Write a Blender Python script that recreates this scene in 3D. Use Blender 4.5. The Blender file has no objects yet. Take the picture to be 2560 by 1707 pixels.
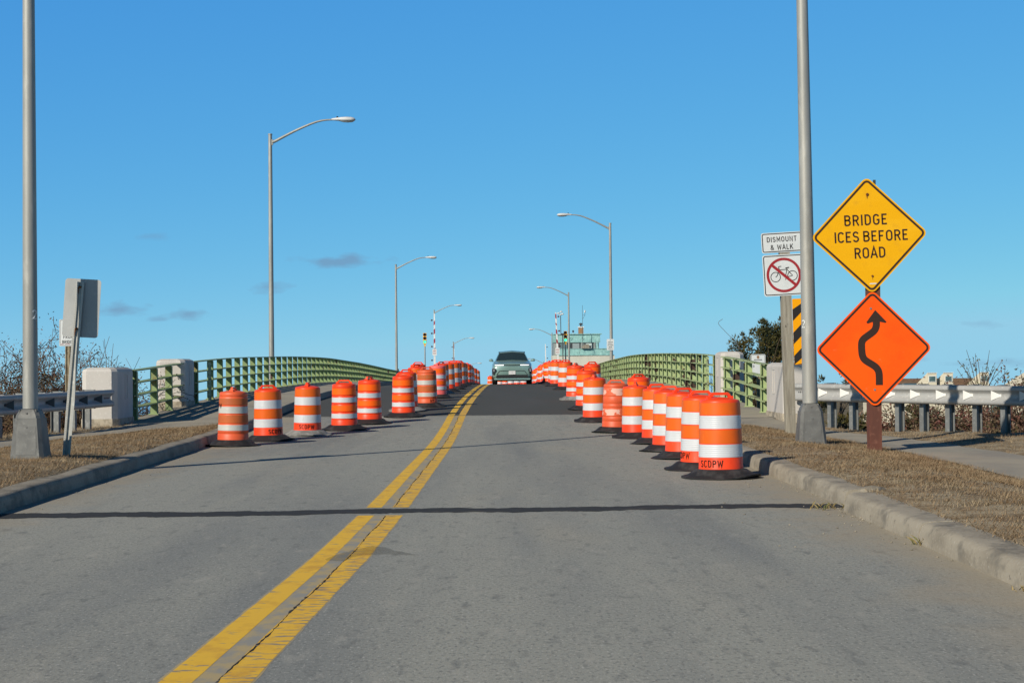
import bpy, bmesh, math, random
import numpy as np
from mathutils import Matrix, Vector
R = math.radians
random.seed(7)
SC = bpy.context.scene
COL = SC.collection

# ------------------------------------------------------------------ camera
cam_d = bpy.data.cameras.new('camera')
cam = bpy.data.objects.new('camera', cam_d)
COL.objects.link(cam)
cam_d.sensor_width = 36.0
cam_d.lens = 56.25
cam_d.clip_start = 0.1
cam_d.clip_end = 20000
cam.matrix_world = (Matrix.Translation((0, 0, 1.45)) @ Matrix.Rotation(R(-0.23), 4, 'Z')
                    @ Matrix.Rotation(R(0.5), 4, 'Y') @ Matrix.Rotation(R(90.81), 4, 'X'))
SC.camera = cam

# ------------------------------------------------------------------ sky, sun, exposure
SUN_EL, SUN_DIR = 29.0, 40.0            # light travels towards bearing 41 deg right of the road
world = bpy.data.worlds.new('World')
SC.world = world
world.use_nodes = True
wn, wl = world.node_tree.nodes, world.node_tree.links
wn.clear()
w_out = wn.new('ShaderNodeOutputWorld')
w_bg = wn.new('ShaderNodeBackground')
w_bg.inputs[1].default_value = 0.1
sky = wn.new('ShaderNodeTexSky')
sky.sky_type = 'NISHITA'
sky.sun_disc = False
sky.sun_elevation = R(SUN_EL)
sky.sun_rotation = R(180 + SUN_DIR)
sky.altitude = 0
sky.air_density = 0.7
sky.dust_density = 0.0
sky.ozone_density = 10.0
wl.new(w_bg.outputs[0], w_out.inputs[0])


def wmath(op, a, b=None, clamp=False):
    n = wn.new('ShaderNodeMath')
    n.operation = op
    n.use_clamp = clamp
    for i, s in enumerate((a, b)):
        if s is None:
            continue
        if isinstance(s, (int, float)):
            n.inputs[i].default_value = s
        else:
            wl.new(s, n.inputs[i])
    return n.outputs[0]


def clouds():
    tc = wn.new('ShaderNodeTexCoord')
    sep = wn.new('ShaderNodeSeparateXYZ')
    wl.new(tc.outputs['Generated'], sep.inputs[0])
    # the approach climbs about 2 %: the true horizon lies a degree below the road plane
    vr = wn.new('ShaderNodeVectorRotate')
    vr.rotation_type = 'X_AXIS'
    vr.inputs['Angle'].default_value = R(1.15)
    wl.new(tc.outputs['Generated'], vr.inputs['Vector'])
    wl.new(vr.outputs[0], sky.inputs['Vector'])
    yy = wmath('MAXIMUM', sep.outputs[1], 0.05)
    u = wmath('DIVIDE', sep.outputs[0], yy)
    v = wmath('DIVIDE', sep.outputs[2], yy)
    comb = wn.new('ShaderNodeCombineXYZ')
    wl.new(u, comb.inputs[0])
    wl.new(v, comb.inputs[1])
    mp = wn.new('ShaderNodeMapping')
    mp.inputs['Scale'].default_value = (55, 150, 1)
    wl.new(comb.outputs[0], mp.inputs[0])
    nz = wn.new('ShaderNodeTexNoise')
    nz.inputs['Scale'].default_value = 1.0
    nz.inputs['Detail'].default_value = 5.0
    wl.new(mp.outputs[0], nz.inputs[0])
    n = wmath('SUBTRACT', nz.outputs[0], 0.5)
    n = wmath('MULTIPLY', n, 2.6)
    total = None
    for cx, cy, rx, ry, amt in ((-0.101, 0.0652, 0.034, 0.0046, .62), (-0.242, 0.036, 0.024, 0.0046, .6),
                                (-0.1985, 0.0325, 0.016, 0.0042, .58), (-0.145, 0.049, 0.014, 0.0042, .5),
                                (0.301, 0.0225, 0.014, 0.0035, .3), (-0.221, 0.0815, 0.012, 0.003, .25),
                                (-0.215, 0.030, 0.008, .002, .4), (0.31, -0.002, 0.035, 0.0035, .35), (0.25, 0.001, 0.02, 0.003, .3)):
        a = wmath('DIVIDE', wmath('SUBTRACT', u, cx), rx)
        b = wmath('DIVIDE', wmath('SUBTRACT', v, cy), ry)
        r2 = wmath('ADD', wmath('MULTIPLY', a, a), wmath('MULTIPLY', b, b))
        m = wmath('ADD', wmath('SUBTRACT', 1.0, wmath('SQRT', r2)), n)
        m = wmath('MULTIPLY', wmath('MULTIPLY', m, 1.1, True), amt)
        total = m if total is None else wmath('MAXIMUM', total, m)
    mix = wn.new('ShaderNodeMixRGB')
    mix.inputs[2].default_value = (1.75, 2.75, 4.3, 1)
    wl.new(total, mix.inputs[0])
    # colour grade of the sky: one power curve per channel
    sp = wn.new('ShaderNodeSeparateColor')
    wl.new(sky.outputs[0], sp.inputs[0])
    cb = wn.new('ShaderNodeCombineColor')
    # a clear winter sky darkens towards the zenith
    mr = wn.new('ShaderNodeMapRange')
    mr.interpolation_type = 'SMOOTHSTEP'
    for k_, v_ in (('From Min', .23), ('From Max', .55), ('To Min', 1.0), ('To Max', .16)):
        mr.inputs[k_].default_value = v_
    wl.new(sep.outputs[2], mr.inputs[0])
    zen = mr.outputs[0]
    for i, (e, k) in enumerate(((.916, .764), (.555, .786), (.18, .81))):
        ch = wmath('MULTIPLY', wmath('POWER', wmath('MULTIPLY', sp.outputs[i], .1), e), k * (10.8, 10.6, 10.2)[i])
        ch = wmath('MINIMUM', ch, (2.95, 6.1, 8.0)[i])
        ch = wmath('MULTIPLY', ch, zen)
        wl.new(ch, cb.inputs[i])
    wl.new(cb.outputs[0], mix.inputs[1])
    wl.new(mix.outputs[0], w_bg.inputs[0])


clouds()
sun_d = bpy.data.lights.new('sun', 'SUN')
sun_d.energy = 5.0
sun_d.angle = R(0.53)
sun_d.color = (1.0, 0.92, 0.79)
sun = bpy.data.objects.new('sun', sun_d)
COL.objects.link(sun)
sv = Vector((math.sin(R(SUN_DIR)) * math.cos(R(SUN_EL)), math.cos(R(SUN_DIR)) * math.cos(R(SUN_EL)), -math.sin(R(SUN_EL))))
sun.rotation_euler = sv.to_track_quat('-Z', 'Y').to_euler()
sun.location = (-60, -60, 60)
vs = SC.view_settings
vs.view_transform = 'Standard'
vs.look = 'None'
vs.exposure = 0.0
vs.gamma = 1.0


# ------------------------------------------------------------------ helpers
class MB:
    def __init__(self):
        self.v, self.f, self.m = [], [], []

    def add(self, vs_, fs, mi=0):
        b = len(self.v)
        self.v += [tuple(p) for p in vs_]
        self.f += [tuple(i + b for i in q) for q in fs]
        self.m += [mi] * len(fs)
        return self

    def box(self, c, s, rot=None, mi=0):
        hx, hy, hz = s[0] / 2, s[1] / 2, s[2] / 2
        p = [Vector((x, y, z)) for z in (-hz, hz) for y in (-hy, hy) for x in (-hx, hx)]
        if rot is not None:
            p = [rot @ q for q in p]
        c = Vector(c)
        return self.add([q + c for q in p], [(0, 2, 3, 1), (4, 5, 7, 6), (0, 1, 5, 4), (2, 6, 7, 3), (0, 4, 6, 2), (1, 3, 7, 5)], mi)

    def tube(self, pts, rad, n=8, caps=True, mi=0):
        pts = [Vector(p) for p in pts]
        if not isinstance(rad, (list, tuple)):
            rad = [rad] * len(pts)
        rings = []
        up = None
        for i, p in enumerate(pts):
            d = (pts[min(i + 1, len(pts) - 1)] - pts[max(i - 1, 0)])
            d = d.normalized() if d.length > 1e-9 else Vector((0, 0, 1))
            if up is None:
                a = Vector((0, 0, 1)) if abs(d.z) < .9 else Vector((1, 0, 0))
                up = d.cross(a).normalized()
            up = (up - d * up.dot(d)).normalized()
            w = d.cross(up)
            rings.append([p + (up * math.cos(2 * math.pi * k / n) + w * math.sin(2 * math.pi * k / n)) * rad[i] for k in range(n)])
        vs_ = [q for r in rings for q in r]
        fs = []
        for i in range(len(rings) - 1):
            for k in range(n):
                a, b = i * n + k, i * n + (k + 1) % n
                fs.append((a, b, b + n, a + n))
        if caps:
            fs.append(tuple(range(n))[::-1])
            fs.append(tuple(range((len(rings) - 1) * n, len(rings) * n)))
        return self.add(vs_, fs, mi)

    def lathe(self, prof, n=32, c=(0, 0, 0), mi=0, a0=0.0, a1=2 * math.pi):
        full = abs(a1 - a0 - 2 * math.pi) < 1e-6
        m = n if full else n + 1
        vs_ = [(c[0] + r * math.cos(a0 + (a1 - a0) * k / n), c[1] + r * math.sin(a0 + (a1 - a0) * k / n), c[2] + z) for r, z in prof for k in range(m)]
        fs = []
        for i in range(len(prof) - 1):
            for k in range(n):
                a, b = i * m + k, i * m + (k + 1) % m
                fs.append((a, b, b + m, a + m))
        return self.add(vs_, fs, mi)

    def prism(self, poly, y0, y1, fn=None, mi=0):
        """poly in (u, v); extruded from y0 to y1; fn maps (u, y, v) to a point."""
        fn = fn or (lambda u, y, v: (u, y, v))
        n = len(poly)
        vs_ = [fn(u, y0, v) for u, v in poly] + [fn(u, y1, v) for u, v in poly]
        fs = [tuple(range(n)), tuple(range(2 * n - 1, n - 1, -1))]
        for k in range(n):
            j = (k + 1) % n
            fs.append((k, k + n, j + n, j))
        return self.add(vs_, fs, mi)

    def grid(self, P, mi=0, flip=False):
        nr, nc = len(P), len(P[0])
        vs_ = [p for r in P for p in r]
        fs = []
        for i in range(nr - 1):
            for j in range(nc - 1):
                q = (i * nc + j, i * nc + j + 1, (i + 1) * nc + j + 1, (i + 1) * nc + j)
                fs.append(q[::-1] if flip else q)
        return self.add(vs_, fs, mi)

    def ribbon(self, pts, w, y, closed=False, fn=None, mi=0):
        """flat mitred strip of width w along 2-D points."""
        fn = fn or (lambda u, yy, v: (u, yy, v))
        L, Rr = offset_pts(pts, w / 2, closed)
        n = len(pts)
        vs_ = [fn(u, y, v) for u, v in L] + [fn(u, y, v) for u, v in Rr]
        fs = []
        for i in range(n if closed else n - 1):
            j = (i + 1) % n
            fs.append((i, i + n, j + n, j))
        return self.add(vs_, fs, mi)

    def build(self, name, mats, parent=None, loc=None, smooth=35, rotz=0, fixn=False):
        me = bpy.data.meshes.new(name)
        me.from_pydata([tuple(p) for p in self.v], [], self.f)
        if not isinstance(mats, (list, tuple)):
            mats = [mats]
        for m in mats:
            me.materials.append(m)
        if len(mats) > 1:
            me.polygons.foreach_set('material_index', self.m)
        if fixn:
            bm = bmesh.new()
            bm.from_mesh(me)
            bmesh.ops.recalc_face_normals(bm, faces=bm.faces)
            bm.to_mesh(me)
            bm.free()
        if smooth:
            me.polygons.foreach_set('use_smooth', [True] * len(me.polygons))
            try:
                me.set_sharp_from_angle(angle=R(smooth))
            except Exception:
                pass
        me.update()
        o = bpy.data.objects.new(name, me)
        COL.objects.link(o)
        if parent is not None:
            o.parent = parent
        if loc is not None:
            o.location = loc
        o.rotation_euler.z = rotz
        return o


def offset_pts(pts, h, closed):
    n = len(pts)
    L, Q = [], []
    for i in range(n):
        p = Vector(pts[i])
        a = Vector(pts[(i - 1) % n]) if (closed or i > 0) else None
        b = Vector(pts[(i + 1) % n]) if (closed or i < n - 1) else None
        d1 = (p - a).normalized() if a is not None and (p - a).length > 1e-9 else None
        d2 = (b - p).normalized() if b is not None and (b - p).length > 1e-9 else None
        d1 = d1 or d2
        d2 = d2 or d1
        n1 = Vector((-d1.y, d1.x))
        n2 = Vector((-d2.y, d2.x))
        m = (n1 + n2)
        m = m.normalized() if m.length > 1e-6 else n1
        k = h / max(0.35, m.dot(n1))
        L.append((p.x + m.x * k, p.y + m.y * k))
        Q.append((p.x - m.x * k, p.y - m.y * k))
    return L, Q


def tag(o, label=None, cat=None, group=None, kind=None):
    if label:
        o['label'] = label
    if cat:
        o['category'] = cat
    if group:
        o['group'] = group
    if kind:
        o['kind'] = kind
    return o


def thing(name, label, cat, loc=(0, 0, 0), rotz=0, group=None):
    o = bpy.data.objects.new(name, None)
    o.empty_display_size = 0.2
    COL.objects.link(o)
    o.location = loc
    o.rotation_euler.z = rotz
    return tag(o, label, cat, group)


def kids(o):
    return [c for c in bpy.data.objects if c.parent == o]


def copy_tree(o, parent=None):
    c = o.copy()
    COL.objects.link(c)
    c.parent = parent
    for ch in kids(o):
        copy_tree(ch, c)
    return c


def arc(cx, cy, rx, ry, a0, a1, n=10):
    return [(cx + rx * math.cos(R(a0 + (a1 - a0) * k / n)), cy + ry * math.sin(R(a0 + (a1 - a0) * k / n))) for k in range(n + 1)]


def catmull(pts, n=8):
    pts = [Vector(p) for p in pts]
    out = []
    for i in range(len(pts) - 1):
        p0, p1, p2, p3 = pts[max(i - 1, 0)], pts[i], pts[i + 1], pts[min(i + 2, len(pts) - 1)]
        for k in range(n):
            t = k / n
            out.append(.5 * ((2 * p1) + (p2 - p0) * t + (2 * p0 - 5 * p1 + 4 * p2 - p3) * t * t + (3 * p1 - p0 - 3 * p2 + p3) * t ** 3))
    out.append(pts[-1])
    return out


def rrect(w, h, r, n=5):
    p = []
    for cx, cy, a in ((w / 2 - r, h / 2 - r, 0), (-w / 2 + r, h / 2 - r, 90), (-w / 2 + r, -h / 2 + r, 180), (w / 2 - r, -h / 2 + r, 270)):
        p += arc(cx, cy, r, r, a, a + 90, n)
    return p


def rot2(pts, deg):
    c, s = math.cos(R(deg)), math.sin(R(deg))
    return [(x * c - y * s, x * s + y * c) for x, y in pts]


# highway style letters as stroke centre lines in a box 1 high
GL = {
    'A': (.62, [[(.03, .0), (.31, 1), (.59, .0)], [(.14, .32), (.48, .32)]]),
    'B': (.58, [[(.07, .07), (.07, .93), (.3, .93)] + arc(.3, .73, .2, .2, 90, -90)[1:] + [(.07, .53)], [(.07, .07), (.3, .07)] + arc(.3, .3, .22, .23, -90, 90)[1:] + [(.07, .53)]]),
    'C': (.58, [arc(.3, .7, .23, .23, 20, 180) + arc(.3, .3, .23, .23, 180, 340)]),
    'D': (.58, [[(.07, .07), (.07, .93), (.25, .93)] + arc(.25, .66, .26, .27, 90, 0)[1:] + arc(.25, .34, .26, .27, 0, -90) + [(.07, .07)]]),
    'E': (.5, [[(.48, .93), (.07, .93), (.07, .07), (.48, .07)], [(.07, .52), (.4, .52)]]),
    'F': (.5, [[(.48, .93), (.07, .93), (.07, 0)], [(.07, .5), (.4, .5)]]),
    'G': (.6, [arc(.3, .7, .23, .23, 20, 180) + arc(.3, .3, .23, .23, 180, 360) + [(.53, .47), (.33, .47)]]),
    'I': (.14, [[(.07, 0), (.07, 1)]]),
    'K': (.58, [[(.07, 0), (.07, 1)], [(.55, 1), (.1, .4)], [(.25, .56), (.56, 0)]]),
    'L': (.48, [[(.07, 1), (.07, .07), (.46, .07)]]),
    'M': (.7, [[(.07, 0), (.07, .97), (.35, .3), (.63, .97), (.63, 0)]]),
    'N': (.6, [[(.07, 0), (.07, .97), (.53, .03), (.53, 1)]]),
    'O': (.6, [arc(.3, .7, .23, .23, 0, 180) + arc(.3, .3, .23, .23, 180, 360) + [(.53, .7)]]),
    'P': (.56, [[(.07, 0), (.07, .93), (.28, .93)] + arc(.28, .71, .22, .22, 90, -90)[1:] + [(.07, .49)]]),
    'R': (.58, [[(.07, 0), (.07, .93), (.28, .93)] + arc(.28, .71, .22, .22, 90, -90)[1:] + [(.07, .49)], [(.3, .49), (.53, 0)]]),
    'S': (.56, [arc(.28, .72, .21, .21, 15, 270) + arc(.28, .29, .22, .22, 90, -165)[1:]]),
    'T': (.56, [[(0, .93), (.56, .93)], [(.28, .93), (.28, 0)]]),
    'U': (.6, [[(.07, 1), (.07, .3)] + arc(.3, .3, .23, .23, 180, 360)[1:] + [(.53, 1)]]),
    'W': (.8, [[(.03, 1), (.2, .04), (.4, .8), (.6, .04), (.77, 1)]]),
    'Y': (.56, [[(.02, 1), (.28, .45), (.54, 1)], [(.28, .45), (.28, 0)]]),
    '2': (.56, [arc(.28, .72, .21, .21, 170, -40) + [(.07, .07), (.52, .07)]]),
    '&': (.68, [[(.64, .0), (.2, .62)] + arc(.3, .78, .15, .15, 200, -30)[1:] + [(.14, .4)] + arc(.27, .25, .2, .18, 140, 330)[1:] + [(.6, .46)]]),
    ' ': (.36, []),
}


def text_w(s, gap=.16):
    return sum(GL[c][0] for c in s) + gap * (len(s) - 1)


def lettering(mb, s, h, cx, cz, y, stroke=.15, gap=.16, sx=1.0, fn=None, mi=0):
    """write s centred on (cx, cz), letters h high, into mb (plane XZ)."""
    u = -text_w(s, gap) / 2
    for c in s:
        w, strokes = GL[c]
        for st in strokes:
            pts = [(cx + (u + px) * h * sx, cz + (py - .5) * h) for px, py in st]
            if len(pts) > 1:
                mb.ribbon(pts, stroke * h, y, False, fn, mi)
        u += w + gap


# ------------------------------------------------------------------ materials
def mat(name, col, rough=.7, metal=0.0, spec=.4, layers=(), bump=None, coord='O', emit=None, coat=0.0, trans=0.0):
    m = bpy.data.materials.new(name)
    m.use_nodes = True
    nt = m.node_tree
    N, Lk = nt.nodes, nt.links
    b = N['Principled BSDF']
    b.inputs['Base Color'].default_value = (*col, 1)
    b.inputs['Roughness'].default_value = rough
    b.inputs['Metallic'].default_value = metal
    b.inputs['Specular IOR Level'].default_value = spec
    if coat:
        b.inputs['Coat Weight'].default_value = coat
        b.inputs['Coat Roughness'].default_value = .08
    if emit:
        b.inputs['Emission Color'].default_value = (*emit[0], 1)
        b.inputs['Emission Strength'].default_value = emit[1]
    src = None
    if layers or bump:
        if coord == 'O':
            tc = N.new('ShaderNodeTexCoord')
            oi = N.new('ShaderNodeObjectInfo')
            ad = N.new('ShaderNodeVectorMath')
            ad.operation = 'MULTIPLY_ADD'
            ad.inputs[1].default_value = (37, 53, 29)
            Lk.new(oi.outputs['Random'], ad.inputs[0])
            Lk.new(tc.outputs['Object'], ad.inputs[2])
            src = ad.outputs[0]
        else:
            g = N.new('ShaderNodeNewGeometry')
            src = g.outputs['Position']

    def noise(scale, stretch, detail, rough_=.6):
        mp = N.new('ShaderNodeMapping')
        mp.inputs['Scale'].default_value = stretch
        Lk.new(src, mp.inputs[0])
        nz = N.new('ShaderNodeTexNoise')
        nz.inputs['Scale'].default_value = scale
        nz.inputs['Detail'].default_value = detail
        nz.inputs['Roughness'].default_value = rough_
        Lk.new(mp.outputs[0], nz.inputs[0])
        return nz.outputs[0]
    cur = None
    for ly in layers:
        c2, scale, lo, hi = ly[:4]
        stretch = ly[4] if len(ly) > 4 else (1, 1, 1)
        amt = ly[5] if len(ly) > 5 else 1.0
        det = ly[6] if len(ly) > 6 else 4.0
        mr = N.new('ShaderNodeMapRange')
        mr.inputs['From Min'].default_value = lo
        mr.inputs['From Max'].default_value = hi
        mr.inputs['To Max'].default_value = amt
        Lk.new(noise(scale, stretch, det), mr.inputs[0])
        mx = N.new('ShaderNodeMixRGB')
        Lk.new(mr.outputs[0], mx.inputs[0])
        if cur is None:
            mx.inputs[1].default_value = (*col, 1)
        else:
            Lk.new(cur, mx.inputs[1])
        mx.inputs[2].default_value = (*c2, 1)
        cur = mx.outputs[0]
    if cur is not None:
        Lk.new(cur, b.inputs['Base Color'])
    if bump:
        sc, st, dist = bump[:3]
        bp = N.new('ShaderNodeBump')
        bp.inputs['Strength'].default_value = st
        bp.inputs['Distance'].default_value = dist
        Lk.new(noise(sc, bump[3] if len(bump) > 3 else (1, 1, 1), 5), bp.inputs['Height'])
        Lk.new(bp.outputs[0], b.inputs['Normal'])
    return m


MT = {}
MT['road'] = mat('road_concrete', (.285, .285, .248), .85, 0, .3, coord='P', bump=(60, .5, .008), layers=(
    ((.20, .207, .195), .45, .44, .64, (1.4, .12, 1), .9, 3), ((.345, .318, .25), .35, .54, .72, (1, .3, 1), .7, 3),
    ((.125, .128, .122), 42, .52, .67, (1, .5, 1), .8, 6), ((.47, .46, .415), 55, .565, .69, (1, .5, 1), .7, 5), ((.13, .134, .126), 9, .56, .72, (1, .35, 1), .7, 6), ((.36, .345, .30), 6, .57, .72, (1, .3, 1), .5, 6),
    ((.07, .07, .07), 3.3, .72, .76, (.5, 1.6, 1), .75, 3)))


def gutter_sand(m):
    nt = m.node_tree
    N, Lk = nt.nodes, nt.links
    b = N['Principled BSDF']
    src = b.inputs['Base Color'].links[0].from_socket
    g = N.new('ShaderNodeNewGeometry')
    sp = N.new('ShaderNodeSeparateXYZ')
    Lk.new(g.outputs['Position'], sp.inputs[0])
    nz = N.new('ShaderNodeTexNoise')
    nz.inputs['Scale'].default_value = 1.3
    nz.inputs['Detail'].default_value = 5

    def mth(op, a, b_):
        n = N.new('ShaderNodeMath')
        n.operation = op
        for i, q in enumerate((a, b_)):
            if isinstance(q, (int, float)):
                n.inputs[i].default_value = q
            else:
                Lk.new(q, n.inputs[i])
        return n.outputs[0]
    Lk.new(g.outputs['Position'], nz.inputs[0])
    d = mth('ABSOLUTE', mth('ADD', sp.outputs[0], 1.0), 0)
    d = mth('ADD', d, mth('MULTIPLY', nz.outputs[0], 1.8))
    mr = N.new('ShaderNodeMapRange')
    mr.interpolation_type = 'SMOOTHSTEP'
    mr.inputs['From Min'].default_value = 4.1
    mr.inputs['From Max'].default_value = 5.3
    mr.inputs['To Max'].default_value = .65
    Lk.new(d, mr.inputs[0])
    mx = N.new('ShaderNodeMixRGB')
    Lk.new(mr.outputs[0], mx.inputs[0])
    Lk.new(src, mx.inputs[1])
    mx.inputs[2].default_value = (.34, .285, .20, 1)
    Lk.new(mx.outputs[0], b.inputs['Base Color'])


gutter_sand(MT['road'])
MT['asphalt'] = mat('bridge_asphalt', (.068, .068, .06), .9, 0, .25, coord='P', bump=(70, .3, .006), layers=(
    ((.08, .08, .076), .5, .45, .7, (1, .12, 1), .8, 3), ((.10, .10, .095), 40, .58, .72, (1, .6, 1), .6, 5)))
MT['patch'] = mat('patch_asphalt', (.034, .035, .036), .92, 0, .25, coord='P', bump=(60, .6, .01), layers=(
    ((.10, .10, .095), 60, .6, .72, (1, 1, 1), .7, 5), ((.14, .125, .10), 2, .6, .75, (1, 1, 1), .5)))
MT['yellow'] = mat('road_yellow_paint', (.74, .445, .035), .75, 0, .3, coord='P', layers=(
    ((.54, .28, .035), 6, .5, .68, (1, .6, 1), .7), ((.22, .20, .165), 5.5, .595, .635, (1.0, 2.6, 1), .9, 5), ((.75, .50, .09), 3, .55, .8, (3, .3, 1), .4)))
MT['yellow_worn'] = mat('road_yellow_worn_paint', (.72, .43, .035), .75, 0, .3, coord='P', layers=(
    ((.52, .27, .035), 6, .5, .68, (1, .6, 1), .7), ((.22, .20, .165), 6, .54, .58, (1.0, 3.2, 1), .92, 5), ((.75, .50, .09), 3, .55, .8, (3, .3, 1), .4)))
MT['ghost'] = mat('road_faded_paint', (.40, .315, .165), .8, 0, .3, coord='P', layers=(((.27, .26, .225), 7, .42, .58, (1, .5, 1), 1),))
MT['crack'] = mat('road_crack_filler', (.022, .021, .02), .9, 0, .2, coord='P', layers=(((.24, .22, .19), 16, .58, .66, (1, 1, 1), .8),))
MT['joint'] = mat('road_joint_mortar', (.34, .33, .30), .85, 0, .3, coord='P', layers=(((.10, .10, .10), 9, .42, .56, (1, 1, 1), .9),))
MT['kerb'] = mat('kerb_concrete', (.31, .275, .215), .88, 0, .25, coord='P', bump=(45, .5, .008), layers=(
    ((.20, .175, .135), 3, .42, .65, (1, .6, 1.5), .8), ((.40, .37, .31), 30, .56, .72, (1, 1, 1), .6), ((.13, .12, .10), 4, .54, .66, (1, .6, .7), .7), ((.10, .09, .075), 16, .62, .72, (1, 1, 1), .7)))
MT['walk'] = mat('sidewalk_concrete', (.33, .295, .225), .88, 0, .25, coord='P', bump=(60, .3, .005), layers=(
    ((.22, .205, .175), .9, .42, .65, (1, .6, 1), .8), ((.40, .38, .33), 45, .56, .72, (1, 1, 1), .6), ((.14, .13, .115), 50, .62, .75, (1, 1, 1), .6)))
MT['soil'] = mat('verge_soil', (.205, .155, .095), .95, 0, .15, coord='P', bump=(70, .5, .012), layers=(
    ((.345, .29, .20), 2.2, .44, .60, (1, 1, 1), .9), ((.12, .085, .045), 7, .5, .66, (1, .7, 1), .7), ((.38, .31, .205), 48, .53, .66, (1, .6, 1), .8), ((.09, .062, .035), 40, .58, .70, (1, .6, 1), .7)))
MT['grass'] = mat('dry_grass', (.235, .15, .078), .8, 0, .2, coord='P', layers=(
    ((.37, .295, .185), 2.0, .47, .66, (1, 1, 1), .9), ((.15, .08, .038), 3.0, .5, .62, (1, 1, 1), .8), ((.40, .31, .19), 70, .48, .58, (1, 1, 1), .75), ((.15, .14, .05), 1.3, .66, .74, (1, 1, 1), .5)))
MT['green_weed'] = mat('weed_green', (.13, .14, .05), .7, 0, .2, layers=(((.30, .23, .11), 14, .38, .52),))
MT['land'] = mat('terrain_land', (.17, .13, .075), .95, 0, .1, coord='P', layers=(((.10, .09, .05), .12, .45, .6), ((.24, .2, .13), 1.5, .5, .7, (1, 1, 1), .7)))
MT['water'] = mat('water', (.20, .33, .42), .25, 0, .5, coord='P', bump=(.8, .06, .2))
MT['pale'] = mat('pylon_paint', (.50, .47, .43), .8, 0, .3, bump=(30, .2, .004), layers=(
    ((.42, .395, .36), 1.6, .46, .7, (1, 1, .6), .8), ((.36, .335, .285), 5, .62, .74, (1, 1, .35), .55), ((.64, .62, .58), 22, .6, .75)))
MT['pale_base'] = mat('pylon_bare_base', (.40, .35, .27), .9, 0, .2, bump=(24, .6, .01), layers=(((.24, .21, .16), 8, .48, .62),))
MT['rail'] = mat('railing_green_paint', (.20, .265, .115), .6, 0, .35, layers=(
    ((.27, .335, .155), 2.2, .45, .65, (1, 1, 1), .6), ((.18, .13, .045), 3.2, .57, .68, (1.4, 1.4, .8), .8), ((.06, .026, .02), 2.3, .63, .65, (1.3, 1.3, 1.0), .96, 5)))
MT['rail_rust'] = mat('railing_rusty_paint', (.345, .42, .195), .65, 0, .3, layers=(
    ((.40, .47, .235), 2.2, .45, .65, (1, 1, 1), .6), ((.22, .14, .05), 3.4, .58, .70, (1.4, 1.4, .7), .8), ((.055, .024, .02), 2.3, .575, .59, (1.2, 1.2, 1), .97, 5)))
MT['galv'] = mat('galvanised_steel', (.2, .21, .205), .55, .3, .4, layers=(
    ((.15, .155, .15), 3, .42, .62, (1, 1, .5), .8), ((.35, .35, .34), 14, .55, .7, (1, 1, 1), .6)), bump=(40, .12, .003))
MT['beam'] = mat('guardrail_steel', (.36, .36, .345), .55, .1, .4, layers=(
    ((.31, .31, .30), 1.3, .42, .65, (1, 1, .6), .8), ((.46, .455, .43), 12, .56, .7), ((.40, .36, .30), 3.5, .66, .78, (1, 1, .4), .5)))
MT['pole'] = mat('lamp_pole_steel', (.33, .325, .295), .55, .3, .4, layers=(
    ((.26, .26, .24), 1.2, .42, .66, (2, 2, .5), .8), ((.41, .40, .36), 9, .52, .7, (1, 1, .3), .7)), bump=(35, .1, .003))
MT['polebase'] = mat('lamp_base_casting', (.165, .165, .155), .6, .3, .4, layers=(((.12, .12, .115), 4, .45, .65), ((.23, .23, .215), 18, .56, .7, (1, 1, 1), .6)), bump=(30, .2, .004))
MT['lum'] = mat('luminaire_grey', (.58, .585, .57), .5, 0, .4, layers=(((.47, .47, .45), 5, .5, .7),))
MT['glass'] = mat('lamp_glass', (.42, .43, .41), .25, 0, .5)
MT['black'] = mat('black_plastic', (.015, .015, .017), .6, 0, .3)
MT['mark'] = mat('stencil_black', (.035, .013, .008), .8, 0, .2, layers=(((.2, .035, .012), 16, .55, .68, (1, 1, 1), .8),))
MT['ink'] = mat('sign_black_ink', (.016, .014, .014), .6, 0, .3)
MT['ink_brown'] = mat('sign_dark_ink', (.035, .016, .01), .65, 0, .3)
MT['alu'] = mat('sign_back_aluminium', (.37, .38, .37), .6, .15, .4, layers=(((.32, .33, .32), 2.5, .45, .65, (1, 1, .5)), ((.42, .42, .41), 10, .6, .75)))
MT['chan'] = mat('channel_post', (.40, .40, .37), .55, .3, .4, layers=(((.33, .26, .16), 3.2, .62, .72, (1, 1, .6), .8), ((.58, .58, .54), 8, .55, .7)))
MT['chan_old'] = mat('channel_post_weathered', (.32, .265, .17), .7, .1, .3, layers=(((.20, .15, .09), 6, .45, .65), ((.42, .37, .26), 15, .55, .7)))
MT['rust'] = mat('rust_stain', (.10, .032, .012), .9, 0, .2, layers=(((.22, .09, .02), 30, .45, .65),))
MT['white_sign'] = mat('sign_white_sheeting', (.60, .62, .61), .5, 0, .4, layers=(((.55, .57, .56), 2.2, .45, .65),))
MT['yel_sign'] = mat('sign_yellow_sheeting', (.76, .375, .004), .55, 0, .12, layers=(((.80, .42, .012), 1.6, .48, .7, (.4, 1, 1.6), .8), ((.66, .33, .012), 5, .56, .75)))
MT['or_sign'] = mat('sign_orange_sheeting', (.95, .105, .004), .55, 0, .15, layers=(((.92, .085, .004), 1.4, .45, .65), ((.95, .2, .06), 6, .68, .76, (1, 1, 2), .6)))
MT['red_ink'] = mat('sign_red_ink', (.30, .018, .024), .55, 0, .3)
MT['marker_yel'] = mat('marker_yellow', (.80, .33, .003), .55, 0, .12)
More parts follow.
